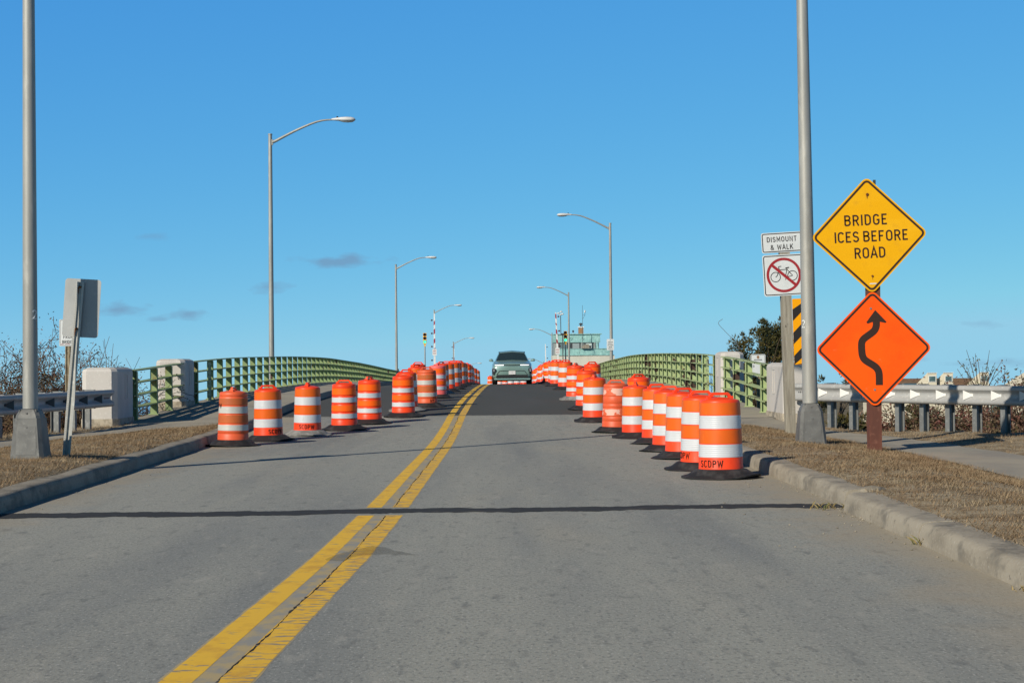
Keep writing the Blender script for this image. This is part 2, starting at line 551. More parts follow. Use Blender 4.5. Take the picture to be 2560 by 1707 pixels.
MT['wood'] = mat('weathered_timber', (.285, .26, .205), .9, 0, .15, layers=(
    ((.19, .17, .135), 4, .42, .62, (5, 5, .25), .9), ((.36, .335, .275), 9, .5, .7, (6, 6, .3), .7), ((.07, .06, .045), 7, .66, .72, (1, 1, .6), .9)), bump=(12, .5, .01, (6, 6, .3)))
MT['brown'] = mat('brown_painted_post', (.135, .050, .032), .75, 0, .3, layers=(
    ((.105, .04, .027), 3, .42, .62, (2, 2, .4)), ((.34, .27, .2), 4.5, .69, .72, (1, 1, .8), .9), ((.18, .075, .05), 12, .56, .7)), bump=(14, .25, .006, (5, 5, .4)))
MT['twig'] = mat('bare_twig', (.085, .06, .042), .85, 0, .2, layers=(((.15, .115, .085), 3, .5, .7), ((.09, .035, .025), 5, .52, .62, (1, 1, 1), .8)))
MT['berry'] = mat('withered_leaf', (.13, .062, .04), .8, 0, .2, layers=(((.085, .075, .03), 1.6, .45, .6), ((.2, .12, .07), 9, .52, .65)))
MT['juniper'] = mat('juniper_needles', (.05, .052, .018), .75, 0, .2, layers=(((.12, .092, .024), 1.5, .45, .62), ((.02, .028, .012), 2.6, .48, .6), ((.13, .105, .03), 9, .56, .66, (1, 1, 1), .8)))
MT['redleaf'] = mat('russet_leaf', (.14, .055, .045), .75, 0, .2, layers=(((.07, .07, .03), 2, .42, .6), ((.36, .29, .22), 12, .56, .64, (1, 1, 1), .7)))
MT['leaf'] = mat('dull_leaf', (.07, .08, .032), .7, 0, .25, layers=(((.14, .11, .045), 4, .45, .6),))
MT['wall'] = mat('house_cream_wall', (.60, .55, .42), .85, 0, .2, layers=(((.54, .49, .37), 1.5, .45, .65, (.3, .3, 3)),))
MT['roof'] = mat('house_brown_shingle', (.20, .125, .075), .9, 0, .15, layers=(((.13, .08, .05), 4, .45, .62, (.6, .6, 3)),))
MT['win'] = mat('window_glass', (.05, .09, .095), .1, 0, .6, layers=(((.12, .19, .19), .8, .4, .65),))
MT['trimw'] = mat('white_trim', (.72, .71, .67), .7, 0, .3)
MT['copper'] = mat('copper_patina', (.26, .47, .44), .8, 0, .25, layers=(
    ((.17, .33, .32), 1.2, .46, .62, (1, 1, .8), .9), ((.36, .60, .57), 2.8, .52, .68), ((.20, .22, .19), 4.5, .62, .7, (1, 1, .4), .7)))
MT['cgrey'] = mat('tower_grey_metal', (.27, .30, .285), .7, 0, .3, layers=(((.21, .245, .235), 2, .45, .62),))
MT['cream'] = mat('tower_cream_stucco', (.56, .545, .46), .9, 0, .2, layers=(((.49, .475, .40), .9, .45, .65, (1, 1, .5)), ((.41, .39, .32), 3, .64, .74, (1, 1, .3), .6)))
MT['pane'] = mat('tower_window_pane', (.10, .155, .16), .15, 0, .5, layers=(((.16, .23, .23), .5, .4, .6),))
MT['blind'] = mat('tower_pale_blind', (.46, .55, .52), .7, 0, .2)
MT['blind_dark'] = mat('tower_grey_blind', (.27, .32, .32), .7, 0, .2)
MT['brick'] = mat('chimney_brick', (.32, .19, .105), .9, 0, .15, layers=(((.24, .13, .07), 6, .45, .62),))
MT['sig_yel'] = mat('signal_yellow', (.72, .38, .03), .5, 0, .35)
MT['lens_dark'] = mat('signal_dark_lens', (.05, .022, .012), .4, 0, .4)
MT['lens_green'] = mat('signal_green_lens', (.05, .5, .35), .3, 0, .4, emit=((.05, .9, .55), 1.3))
MT['arm_white'] = mat('gate_arm_white', (.64, .65, .63), .6, 0, .3, layers=(((.55, .56, .54), 2, .5, .7),))
MT['arm_red'] = mat('gate_arm_red', (.30, .025, .04), .6, 0, .3)
MT['lamp_red'] = mat('gate_lamp_housing', (.05, .02, .025), .5, 0, .3)
MT['metal_dk'] = mat('dark_metal', (.06, .062, .065), .5, .3, .4)
# drums
BASEB = (((.05, .05, .05), 5, .5, .7), ((.10, .095, .085), 3, .62, .74, (1, 1, 1), .6))
MT['rubber'] = mat('recycled_rubber', (.016, .016, .017), .72, 0, .35, layers=BASEB, bump=(25, .3, .006))
MT['rubber_pale'] = mat('dusty_rubber', (.24, .24, .225), .8, 0, .3, layers=(((.12, .12, .115), 4, .45, .65), ((.32, .31, .29), 12, .55, .7)), bump=(25, .3, .006))
MT['hdpe'] = mat('drum_orange_plastic', (.86, .062, .012), .42, 0, .3, layers=(((.78, .05, .010), 3, .45, .65), ((.50, .075, .03), 7, .62, .76, (1, 1, .5), .6), ((.80, .16, .09), 22, .68, .74, (1, 1, .4), .6)))
MT['hdpe_old'] = mat('drum_faded_plastic', (.70, .105, .032), .5, 0, .4, layers=(((.60, .085, .026), 3, .45, .65), ((.50, .14, .07), 7, .6, .72, (1, 1, .6), .6)))
MT['hdpe_pink'] = mat('drum_pink_faded_plastic', (.80, .13, .115), .5, 0, .4, layers=(((.86, .2, .17), 4, .5, .7),))
MT['band_or'] = mat('drum_orange_sheeting', (.72, .115, .006), .42, 0, .3, layers=(((.66, .11, .008), 3, .45, .65), ((.78, .16, .015), 14, .56, .7, (1, 1, .3), .6)))
MT['band_fl'] = mat('drum_bright_orange_sheeting', (.98, .125, .003), .45, 0, .25, layers=(((.94, .125, .006), 3, .45, .65),))
MT['band_old'] = mat('drum_old_orange_sheeting', (.50, .115, .025), .6, 0, .3, layers=(((.42, .10, .03), 3, .45, .62), ((.34, .16, .09), 6, .58, .7, (1, 1, .5), .7)))


def band_white(name, c, c2):
    m = mat(name, c, .4, 0, .5, layers=((c2, 3, .45, .65), ((c[0] * .62, c[1] * .62, c[2] * .6), 8, .68, .76, (1, 1, .6), .5)))
    nt = m.node_tree
    N, Lk = nt.nodes, nt.links
    tc = N.new('ShaderNodeTexCoord')
    wv = N.new('ShaderNodeTexWave')
    wv.bands_direction = 'Z'
    wv.inputs['Scale'].default_value = 13
    Lk.new(tc.outputs['Object'], wv.inputs[0])
    bp = N.new('ShaderNodeBump')
    bp.inputs['Strength'].default_value = .35
    bp.inputs['Distance'].default_value = .004
    Lk.new(wv.outputs[1], bp.inputs['Height'])
    Lk.new(bp.outputs[0], N['Principled BSDF'].inputs['Normal'])
    return m


MT['band_wh'] = band_white('drum_white_sheeting', (.56, .575, .59), (.50, .515, .53))
MT['band_wh_old'] = band_white('drum_dull_white_sheeting', (.49, .48, .44), (.42, .41, .37))
MT['peeled'] = mat('drum_peeled_sheeting', (.66, .11, .04), .5, 0, .4, layers=(((.74, .42, .33), 5.5, .48, .505, (1, 1, 1.3), 1, 3),))

# ------------------------------------------------------------------ lie of the land
PY = [-60, 0, 29, 32, 36, 40, 45, 50, 60, 66, 72, 76, 80, 90, 100, 110, 120, 130, 150, 178, 235, 300, 420]
PZ = [0, 0, 0, .03, .115, .25, .38, .46, .535, .55, .54, .51, .455, .32, .14, -.06, -.23, -.40, -.78, -1.75, -4.6, -8.2, -12]


def road_z(y):
    a = [float(np.interp(y + k, PY, PZ)) for k in (-2, -1, 0, 1, 2)]
    return sum(a) / 5


def lerp(x, xs, ys):
    return float(np.interp(x, xs, ys))


def kerb_l(y):
    return lerp(y, [0, 16, 31, 40, 60], [-4.7, -5.08, -5.5, -5.6, -5.6])


def kerb_r(y):
    return lerp(y, [0, 15.7, 16.0, 40], [3.24, 3.29, 3.36, 3.38])


def centre(y):
    return lerp(y, [4, 7.3, 12, 16, 28, 39, 50, 72, 120, 300], [-1.52, -1.40, -1.265, -1.22, -1.19, -1.2, -1.1, -.93, -.6, -.6])


GR = [(16, 10.0), (14, 20.0), (12.4, 23.5), (10.8, 26), (9.25, 28.4), (7.9, 30.3), (6.8, 32.0), (6.02, 33.25)]
GLF = [(-12.5, 17), (-11.5, 20.5), (-10.4, 24), (-9.5, 26.5), (-8.9, 29), (-8.55, 31.2), (-8.28, 33.55)]


def guard_r(y):
    return lerp(y, [p[1] for p in GR] + [36], [p[0] for p in GR] + [6.0])


def guard_l(y):
    return lerp(y, [p[1] for p in GLF] + [36], [p[0] for p in GLF] + [-8.2])


def vnoise(x, y):
    return (math.sin(x * 2.1 + y * 1.3) + math.sin(x * 4.7 - y * 2.9 + 1.3) * .6 + math.sin(x * 1.1 + y * 5.3 + .4) * .5) * .010


def ground_r(x, y):
    k = kerb_r(y)
    h = lerp(x, [k, k + .2, k + .5, 4.4, 5.2, 5.9, 7.3, 8.5, 20], [.165, .175, .185, .2, .13, .055, .065, .13, .13])
    if x > k + .3:
        h += vnoise(x, y) * (0.3 if 5.8 < x < 7.4 else 1)
    e = guard_r(y) + .7
    if x > e:
        h -= .45 * (x - e)
    if y > 30.5:
        f = min(1, (y - 30.5) / 3.5) * min(1, max(0, (7.0 - x) / .8))
        h = h * (1 - f) + (road_z(y) + .158) * f
    if y > 34.6:
        h -= .75 * (y - 34.6) * min(1, max(0, (x - 5.6) / .6)) + (max(0, y - 37.5) * .7 if x <= 6.2 else 0)
    return max(h, -6.9)


def ground_l(x, y):
    t = kerb_l(y) - x
    h = lerp(t, [0, .2, .7, 1.5, 2.6, 4.5, 20], [.165, .18, .245, .24, .2, .2, .18])
    if t > .3:
        h += vnoise(x, y)
    e = -(guard_l(y) - .7)
    if -x > e:
        h -= .45 * (-x - e)
    if y > 30.5:
        f = min(1, (y - 30.5) / 3.5) * min(1, max(0, (9.0 + x) / .7))
        h = h * (1 - f) + (road_z(y) + .158) * f
    if y > 34.9:
        h -= .75 * (y - 34.9) * min(1, max(0, (-x - 8.0) / .5)) + (max(0, y - 37.5) * .7 if x >= -8.4 else 0)
    return max(h, -8.2)


def structure(mb, name, m, smooth=40, **k):
    return tag(mb.build(name, m, smooth=smooth, **k), kind='structure')


def frange(a, b, s):
    n = max(1, int(round((b - a) / s)))
    return [a + (b - a) * i / n for i in range(n + 1)]


# road
def strip(y0, y1, step, fl, fr, dz, n=8):
    P = []
    for y in frange(y0, y1, step):
        a, b = fl(y), fr(y)
        P.append([(a + (b - a) * k / n, y, road_z(y) + dz) for k in range(n + 1)])
    return P


structure(MB().grid(strip(-12, 39.0, 1, lambda y: kerb_l(y) - .12, lambda y: kerb_r(y) + .12, 0, 10)), 'road', MT['road'])
structure(MB().grid(strip(39.0, 420, 1.5, lambda y: kerb_l(y) - .1, lambda y: kerb_r(y) + .1, 0.0, 8)), 'bridge_road', MT['asphalt'])
mb = MB()
P = []
for k in range(41):
    x = kerb_l(39) + .02 + (kerb_r(39) - kerb_l(39) - .04) * k / 40
    w = .03 + .03 * abs(math.sin(k * 2.3))
    P.append([(x, 39 - .05 - w, road_z(39) + .005), (x, 39.02, road_z(39) + .005)])
structure(mb.grid(P, flip=True), 'road_joint', MT['joint'])
# dark patch strip across the road, slightly skewed and wavy
P = []
rp = random.Random(8)
for k in range(241):
    f = k / 240
    x = kerb_l(15.9) + .03 + (kerb_r(16) - kerb_l(15.9) + .0) * f
    yc = 15.72 + .42 * f + .05 * math.sin(k * .07) + .02 * math.sin(k * .21)
    w = .52 - .12 * f + .05 * math.sin(k * .31) + .03 * math.sin(k * .83) + rp.uniform(-.045, .045)
    P.append([(x, yc - w / 2, .0032), (x, yc + w / 2, .0032)])
structure(MB().grid(P, flip=True), 'road_patch', MT['patch'])


# double yellow line, faded old line, and the crack beside it
def line(off, w, dz, y0, y1, st, wob=0.0):
    P = []
    for y in frange(y0, y1, st):
        c = centre(y) + off
        e = wob * math.sin(y * 7.1) * .5
        P.append([(c - w / 2 + e, y, road_z(y) + dz), (c + w / 2 + wob * math.sin(y * 5.3), y, road_z(y) + dz)])
    return P


for (a, b) in ((-2, 15.5), (16.35, 38.9), (39.05, 330)):
    st = .4 if b < 50 else 1.5
    if b < 50:
        structure(MB().grid(line(.0, .455, .0007, a, b, st, .006)), 'road_marking', MT['ghost'])
    structure(MB().grid(line(-.135, .155, .0015, a, b, st, .0015)), 'road_marking', MT['yellow'])
    structure(MB().grid(line(.135, .165, .0015, a, b, st, .002)), 'road_marking', MT['yellow_worn'])
mb = MB()
rc = random.Random(3)
for (a, b) in ((4, 15.45), (16.4, 38.9)):
    P = []
    for y in frange(a, b, .06):
        c = centre(y) + .062 + .006 * math.sin(y * 3.1) + rc.uniform(-.004, .004)
        w = max(.0015, .0045 + rc.gauss(0, .003)) * (1 if math.sin(y * 1.9) + math.sin(y * 4.7) > -.9 else .35)
        P.append([(c - w, y, road_z(y) + .0024), (c + w, y, road_z(y) + .0024)])
    mb.grid(P)
structure(mb, 'road_crack', MT['crack'], smooth=0)


# a dried spill across the centre line
sm = mat('road_spill', (.075, .07, .05), .8, 0, .3)
sm.node_tree.nodes['Principled BSDF'].inputs['Alpha'].default_value = .22
out = [(-1.36, 11.95), (-1.22, 11.9), (-1.16, 12.15), (-.98, 12.3), (-.72, 12.2), (-.74, 12.3), (-.86, 12.5), (-.98, 12.75), (-1.1, 12.85), (-1.2, 12.6), (-1.3, 12.3)]
rs_ = random.Random(2)
sp_ = [(p.x + rs_.uniform(-.012, .012), p.y + rs_.uniform(-.02, .02)) for p in catmull([(a, b) for a, b in out + out[:1]], 5)[:-1]]
mb = MB()
mb.add([(a, b, .0042) for a, b in sp_], [tuple(range(len(sp_)))])
structure(mb, 'road_stain', sm, smooth=0)


# kerbs
def kerb(side, y0, y1, back, inset=0.0, dz=0.0, jag0=0.0, jag1=0.0):
    """profile swept along the road edge; side=+1 right, -1 left"""
    fx = kerb_r if side > 0 else kerb_l
    prof = [(.03, -.02), (.0, .0), (.012, .10), (.03, .145), (.06, .165), (.10, .172), (back, .178), (back, -.02)]
    P = []
    ys = frange(y0, y1, .25)
    for y in ys:
        wob = .006 * math.sin(y * 3.7) + .004 * math.sin(y * 9.1 + side)
        P.append([(fx(y) + side * (o + inset + wob * (0 < z)), y, road_z(y) + z + (dz + .005 * math.sin(y * 2.2)) * (z > 0.02)) for o, z in prof])
    m_ = MB()
    m_.grid(P, flip=side > 0)
    n = len(prof)
    m_.f.append(tuple(range(n)))
    m_.f.append(tuple(range((len(ys) - 1) * n, len(ys) * n))[::-1])
    m_.m += [0, 0]
    return m_


kr = MB()
joints = [4.6, 7.3, 10.0, 12.7, 15.55]
segs = []
y_prev = -10
for j in joints:
    segs.append((y_prev, j - .012, -.02, .006 * ((len(segs) % 3) - 1)))
    y_prev = j + .012
for (a, b, ins, dz) in segs:
    k_ = kerb(1, a, b, .30, ins, dz)
    kr.add(k_.v, k_.f)
y_prev = 16.0
for j in (18.4, 21.2, 24.0, 27.0, 30.0, 34.0):
    k_ = kerb(1, y_prev, j - .008, .26, .0, 0)
    kr.add(k_.v, k_.f)
    y_prev = j + .008
structure(kr, 'kerb', MT['kerb'], smooth=50, fixn=True)
kl = MB()
y_prev = -10
for j in (6, 9, 12, 15, 18, 21, 24.2, 27.6, 31, 34, 38.9):
    k_ = kerb(-1, y_prev, j - .006, .27, .0, 0)
    kl.add(k_.v, k_.f)
    y_prev = j + .006
structure(kl, 'kerb', MT['kerb'], smooth=50, fixn=True)


def rock(c, s, seed, nsub=2):
    r_ = random.Random(seed)
    bm = bmesh.new()
    bmesh.ops.create_icosphere(bm, subdivisions=nsub, radius=1)
    ph = [r_.uniform(0, 6) for _ in range(6)]
    vs_, fs = [], []
    for v_ in bm.verts:
        p = v_.co
        k = 1 + .16 * math.sin(3 * p.x + ph[0]) + .14 * math.sin(4 * p.y + ph[1]) + .1 * math.sin(5 * p.z + ph[2])
        vs_.append((c[0] + p.x * k * s[0], c[1] + p.y * k * s[1], c[2] + p.z * k * s[2]))
    bm.verts.index_update()
    for f_ in bm.faces:
        fs.append(tuple(v_.index for v_ in f_.verts))
    bm.free()
    return vs_, fs


# the broken corner of the kerb
v_, f_ = rock((3.62, 15.86, .14), (.2, .15, .06), 4)
tag(MB().add(v_, f_).build('kerb_fragment', MT['kerb'], smooth=30), 'broken chunk of concrete lying at the break in the right kerb', 'rubble')
# gravel along the right kerb
mb = MB()
rg = random.Random(12)
for k in range(120):
    y = rg.choice([rg.uniform(12.5, 16.3), rg.uniform(9, 30), rg.uniform(14, 22)])
    x = kerb_r(y) - abs(rg.gauss(0, .10)) - .02
    if rg.random() < .18:
        x -= rg.uniform(0, 1.2)
    s = rg.uniform(.004, .012)
    v_, f_ = rock((x, y, road_z(y) + s * .5), (s * rg.uniform(.8, 1.5), s, s * .7), k, 1)
    mb.add(v_, f_)
for k in range(40):
    y = rg.uniform(13, 26)
    x = kerb_l(y) + abs(rg.gauss(0, .4)) + .05
    s = rg.uniform(.004, .010)
    v_, f_ = rock((x, y, road_z(y) + s * .5), (s * 1.2, s, s * .7), k, 1)
    mb.add(v_, f_)
tag(mb.build('gravel', MT['kerb'], smooth=0), 'loose stones and grit lying in the gutter along the kerb', 'gravel', kind='stuff')


# verges
def verge(side):
    P = []
    ys = frange(-10, 46, .4)
    us = [0, .12, .3, .55, .8, 1.1, 1.5, 1.9, 2.3, 2.7, 3.2, 3.7, 4.3, 5, 6, 7, 8, 9.5, 11, 13, 16, 20, 25, 32]
    for y in ys:
        row = []
        for u in us:
            if side > 0:
                x = kerb_r(y) + .2 + u
                row.append((x, y, ground_r(x, y) - (0.02 if u == 0 else 0)))
            else:
                x = kerb_l(y) - .2 - u
                row.append((x, y, ground_l(x, y) - (0.02 if u == 0 else 0)))
        P.append(row)
    return MB().grid(P, flip=side < 0)


structure(verge(1), 'verge', MT['soil'], smooth=60)
structure(verge(-1), 'verge', MT['soil'], smooth=60)

# footpaths on the approach
WR_IN = lambda y: lerp(y, [0, 18, 22, 28, 31, 34.2], [5.95, 5.92, 6.05, 5.95, 5.2, 3.66])
WR_OUT = lambda y: lerp(y, [0, 23, 26, 29.5, 33, 34.2], [7.5, 7.38, 7.28, 6.95, 5.85, 5.7])
WL_IN = lambda y: lerp(y, [0, 20, 25, 27.5, 29.3, 32.5, 34.2], [-8.3, -8.1, -7.95, -7.75, -7.1, -6.3, -5.9])
WL_OUT = lambda y: lerp(y, [0, 23, 26, 29, 32, 34.2], [-10.2, -9.7, -9.0, -8.5, -8.05, -8.0])
for fi, fo, g in ((WR_IN, WR_OUT, ground_r), (WL_IN, WL_OUT, ground_l)):
    P = []
    for y in frange(-10, 34.2, .3):
        a, b = fi(y), fo(y)
        e = .03 * math.sin(y * 2.7) + .02 * math.sin(y * 6.1)
        row = []
        for k in range(6):
            x = a + e + (b - a) * k / 5
            row.append((x, y, g(x, y) + .014))
        P.append(row)
    structure(MB().grid(P, flip=fi is WL_IN), 'sidewalk', MT['walk'], smooth=60)

# ground, water
P = []
for y in (-80, 0, 36, 60, 100, 180, 330, 700):
    row = []
    for x in (-700, -200, -60, -30, -12, -5, 4, 10, 14, 30, 80, 200, 700):
        h, low = -6.85, -9.5 - .02 * max(y, 0)
        if y >= 700 or (y > 45 and x <= 10) or (x <= -12 and y > 30):
            h = low
        row.append((x, y, h))
    P.append(row)
structure(MB().grid(P), 'ground', MT['land'], smooth=60)
structure(MB().grid([[(-9000, -200, -2.1), (9000, -200, -2.1)], [(-9000, 14000, -287), (9000, 14000, -287)]]), 'water', MT['water'])

# ------------------------------------------------------------------ bridge deck
bridge = thing('bridge', 'low concrete bridge with raised footpaths carrying the road over its crest', 'bridge')
for s in (1, -1):
    P = []
    for y in frange(34.2, 400, 1.2):
        z = road_z(y)
        if s > 0:
            xs = [(3.38, -.05), (3.40, .0), (3.405, .15), (3.43, .172), (3.62, .176), (6.0, .17), (6.0, -.9), (5.6, -.95)]
        else:
            xs = [(-5.60, -.05), (-5.62, .0), (-5.625, .15), (-5.65, .172), (-5.84, .176), (-8.4, .17), (-8.4, -.9), (-8.0, -.95)]
        P.append([(x, y, z + h) for x, h in xs])
    MB().grid(P, flip=s > 0).build('footpath', MT['walk'], bridge, smooth=30, fixn=False)
P = [[(-8.0, y, road_z(y) - .95), (5.6, y, road_z(y) - .95)] for y in frange(38, 400, 4)]
MB().grid(P, flip=True).build('deck_underside', MT['walk'], bridge)
for y in (58, 84, 110, 136, 190, 225, 260):
    MB().box((-1.3, y, (road_z(y) - .96 - 9.5) / 2), (12.4, 1.4, road_z(y) - .96 + 9.5)).build('pier', MT['cream'], bridge, smooth=0)


# ------------------------------------------------------------------ concrete pylons at the bridge ends
def pylon(side, y0, y1, xi, w, h, label, group, notch=False):
    """xi: face towards the road; w: width away from the road"""
    t = thing('concrete_pylon', label, 'pylon', (xi, y0, 0), 0, group)
    g = road_z(y0) + .17
    s = side
    L = y1 - y0
    c = .11

    def ring(z, e):
        return [(s * (e), c + e, z), (s * (c * .9 + e), e, z), (s * (w - c - e), e, z), (s * (w - e), c + e, z), (s * (w - e), L - c - e, z), (s * (w - c - e), L - e, z), (s * (c + e), L - e, z), (s * e, L - c - e, z)]
    m_ = MB()
    rings = [ring(g + .14, .0), ring(g + h - .09, .0), ring(g + h - .04, .02), ring(g + h, .1)]
    n = 8
    for r_ in rings:
        m_.v += r_
    for i in range(3):
        for k in range(n):
            m_.f.append((i * n + k, i * n + (k + 1) % n, (i + 1) * n + (k + 1) % n, (i + 1) * n + k))
    m_.f.append(tuple(range(3 * n, 4 * n)))
    m_.m = [0] * len(m_.f)
    m_.build('shaft', MT['pale'], t, smooth=0, fixn=True)
    b_ = MB()
    r0, r1 = ring(-1.0 if notch else g - .3, -.02), ring(g + .14, -.02)
    b_.v += r0 + r1
    for k in range(n):
        b_.f.append((k, (k + 1) % n, n + (k + 1) % n, n + k))
    b_.f.append(tuple(range(n, 2 * n)))
    b_.m = [0] * len(b_.f)
    b_.build('plinth', MT['pale_base'], t, smooth=0, fixn=True)
    # recessed rectangular panel outline on the road face
    f_ = MB()
    zc, hh = g + h * .66, .26
    for dy in (-.11, .11):
        f_.box((-s * .004, L * .55 + dy, zc), (.012, .02, hh * 2))
    for dz in (-hh, hh):
        f_.box((-s * .004, L * .55, zc + dz), (.012, .24, .02))
    f_.build('panel_outline', MT['pale'], t, smooth=0)
    return t


pylon(-1, 33.6, 35.2, -8.17, .74, 1.22, 'pale concrete pylon holding the left guardrail end, striped by a post shadow', 'bridge end pylons', True)
pylon(-1, 40.75, 42.1, -8.17, .74, 1.22, 'pale concrete pylon between the two left green railings', 'bridge end pylons')
pylon(1, 33.35, 35.6, 5.79, .62, 1.2, 'pale concrete pylon beside the weathered wooden signpost', 'bridge end pylons', True)
pylon(1, 42.95, 44.3, 5.79, .62, 1.24, 'pale concrete pylon between the two right green railings', 'bridge end pylons')


# ------------------------------------------------------------------ green railings
def railing(side, x, ys, y0, y1, label, splice=None, rusty=False):
    t = thing('bridge_railing', label, 'railing', (0, 0, 0), 0, 'green egg-crate bridge railings')
    H = 1.1
    dep = .16
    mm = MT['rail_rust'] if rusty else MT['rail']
    zb = lambda y: road_z(y) + .172
    for i, f in enumerate((.985, .735, .485, .235)):
        P = []
        th = .024
        for y in frange(y0, y1, .75):
            z = zb(y) + H * f
            a, b = (x - .005, x + side * (dep + .075)) if side < 0 else (x - .02, x + dep + .01)
            P.append([(a, y, z), (b, y, z), (b, y, z + th), (a, y, z + th), (a, y, z)])
        MB().grid(P, flip=side < 0).build('rail', mm, t, smooth=0, fixn=True)
    for y in ys:
        z0 = zb(y)
        m_ = MB()
        m_.box((x + side * (dep / 2 + .004), y, H * .4925), (dep - .004, .016, H * .985))
        m_.box((x + side * .0, y, H * .49), (.014, .12, H * .98 - .004))
        m_.box((x + side * (dep / 2), y, .012), (dep + .07, .13, .024))
        o = m_.build('post', mm, t, (0, 0, 0), smooth=0)
        o.location.z = z0
    if splice:
        m_ = MB()
        ya, yb = splice
        m_.box((x + side * .03, (ya + yb) / 2, H * .48), (.03, abs(yb - ya), H * .95))
        for k in range(8):
            for e in (-1, 1):
                m_.tube([(x + side * .016, (ya + yb) / 2 + e * abs(yb - ya) * .3, .1 + k * .12), (x - side * .006, (ya + yb) / 2 + e * abs(yb - ya) * .3, .1 + k * .12)], .022, 6)
        o = m_.build('splice_plate', mm, t, smooth=0)
        o.location.z = zb(ya)
    return t


railing(-1, -8.17, [35.5, 37.55, 39.2], 35.22, 40.72, 'short green railing bay between the two left pylons')
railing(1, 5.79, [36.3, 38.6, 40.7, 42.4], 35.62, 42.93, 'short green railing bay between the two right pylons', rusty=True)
railing(-1, -8.17, [42.5] + [44.7 + 1.5 * k for k in range(76)], 42.12, 158, 'long green bridge railing on the left, its near side in shade', (44.05, 44.55))
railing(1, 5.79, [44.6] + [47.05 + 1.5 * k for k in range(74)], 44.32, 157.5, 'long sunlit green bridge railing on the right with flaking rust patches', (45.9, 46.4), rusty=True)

# ------------------------------------------------------------------ guardrails
WPROF = [(.0, .35), (.02, .36), (.05, .355), (.08, .335), (.09, .305), (.085, .275), (.02, .225), (.008, .205), (.008, .155), (.02, .135), (.085, .085), (.09, .055), (.08, .025), (.05, .005), (.02, .0), (0, .01)]


def guardrail(side, pts, label, spacing, z0, refl):
    t = thing('guardrail', label, 'guardrail', (pts[-1][0], pts[-1][1], 0), 0, 'steel guardrails on the approach')
    ox, oy = pts[-1]
    C = catmull(pts, 10)
    gfn = ground_r if side > 0 else ground_l
    P = []
    acc = [0]
    for i in range(1, len(C)):
        acc.append(acc[-1] + (C[i] - C[i - 1]).length)
    total = acc[-1]

    def at(s_):
        i = max(0, min(len(C) - 2, int(np.searchsorted(acc, s_)) - 1))
        f = (s_ - acc[i]) / max(1e-6, acc[i + 1] - acc[i])
        p = C[i].lerp(C[i + 1], f)
        d = (C[i + 1] - C[i]).normalized()
        nrm = Vector((-d.y, d.x)) * side      # towards the road
        return p, d, nrm
    # which way is the road? make sure n points to smaller |x|
    def at2(s_):
        p, d, nrm = at(s_)
        if nrm.x * side > 0:
            nrm = -nrm
        return p, d, nrm
    zt = lambda s_: z0 + .075 * (s_ / total) + (.02 if side > 0 else 0)
    for s_ in frange(0, total, .35):
        p, d, nrm = at2(s_)
        P.append([(p.x + nrm.x * o - ox, p.y + nrm.y * o - oy, zt(s_) + h) for o, h in WPROF])
    MB().grid(P).build('beam', MT['beam'], t, smooth=38)
    s_ = total - .9
    k = 0
    while s_ > 0 and k < 40:
        p, d, nrm = at2(s_)
        rot = Matrix(((d.x, nrm.x, 0), (d.y, nrm.y, 0), (0, 0, 1)))
        q = p - nrm * .17
        g = gfn(q.x, q.y) - .3
        h = zt(s_) + .375 - g
        m_ = MB()
        c = Vector((q.x - ox, q.y - oy, g + h / 2))
        m_.box(c, (.008, .15, h), rot)
        for e in (-.075, .075):
            off = rot @ Vector((0, e, 0))
            m_.box(c + off, (.10, .012, h), rot)
        o = m_.build('post', MT['galv'], t, smooth=0)
        b_ = MB()
        q2 = p - nrm * .045
        b_.box((q2.x - ox, q2.y - oy, zt(s_) + .18), (.10, .085, .385), rot)
        b_.build('blockout', MT['galv'], o, smooth=0)
        if refl == 'all' or k in refl:
            r_ = MB()
            vv = []
            ov = Vector((-.95, .3)) if side > 0 else Vector((.97, .2))
            pv = Vector((ov.y, -ov.x))
            for e in (-.003, .003):
                for n_, zz in ((.0, .15), (.135, .09), (.135, .27), (.0, .21)):
                    w_ = p + nrm * .016 + ov * n_ + pv * e
                    vv.append((w_.x - ox, w_.y - oy, zt(s_) + zz))
            r_.add(vv, [(0, 1, 2, 3), (7, 6, 5, 4), (0, 4, 5, 1), (1, 5, 6, 2), (2, 6, 7, 3), (3, 7, 4, 0)])
            w_ = p + nrm * .016 - d * .03
            r_.box((w_.x - ox, w_.y - oy, zt(s_) + .18), (.06, .01, .05), rot)
            r_.build('reflector', MT['trimw' if side > 0 else 'metal_dk'], t, smooth=0, fixn=True)  # left reflectors: their shade is put into the colour by the dark material
        s_ -= spacing
        k += 1
    # bolt slots near the end
    m_ = MB()
    for k2 in range(6):
        p, d, nrm = at2(total - .12 - .055 * k2)
        rot = Matrix(((d.x, nrm.x, 0), (d.y, nrm.y, 0), (0, 0, 1)))
        w_ = p + nrm * .0145
        m_.box((w_.x - ox, w_.y - oy, zt(total) + .18), (.02, .003, .03), rot)
    m_.build('bolt_slot', MT['black'], t, smooth=0)
    return t


guardrail(1, GR, 'sunlit steel guardrail with white reflectors curving away on the right', .62, .545, 'all')
guardrail(-1, GLF, 'shaded steel guardrail running into the pylon on the left', .8, .56, 'all')


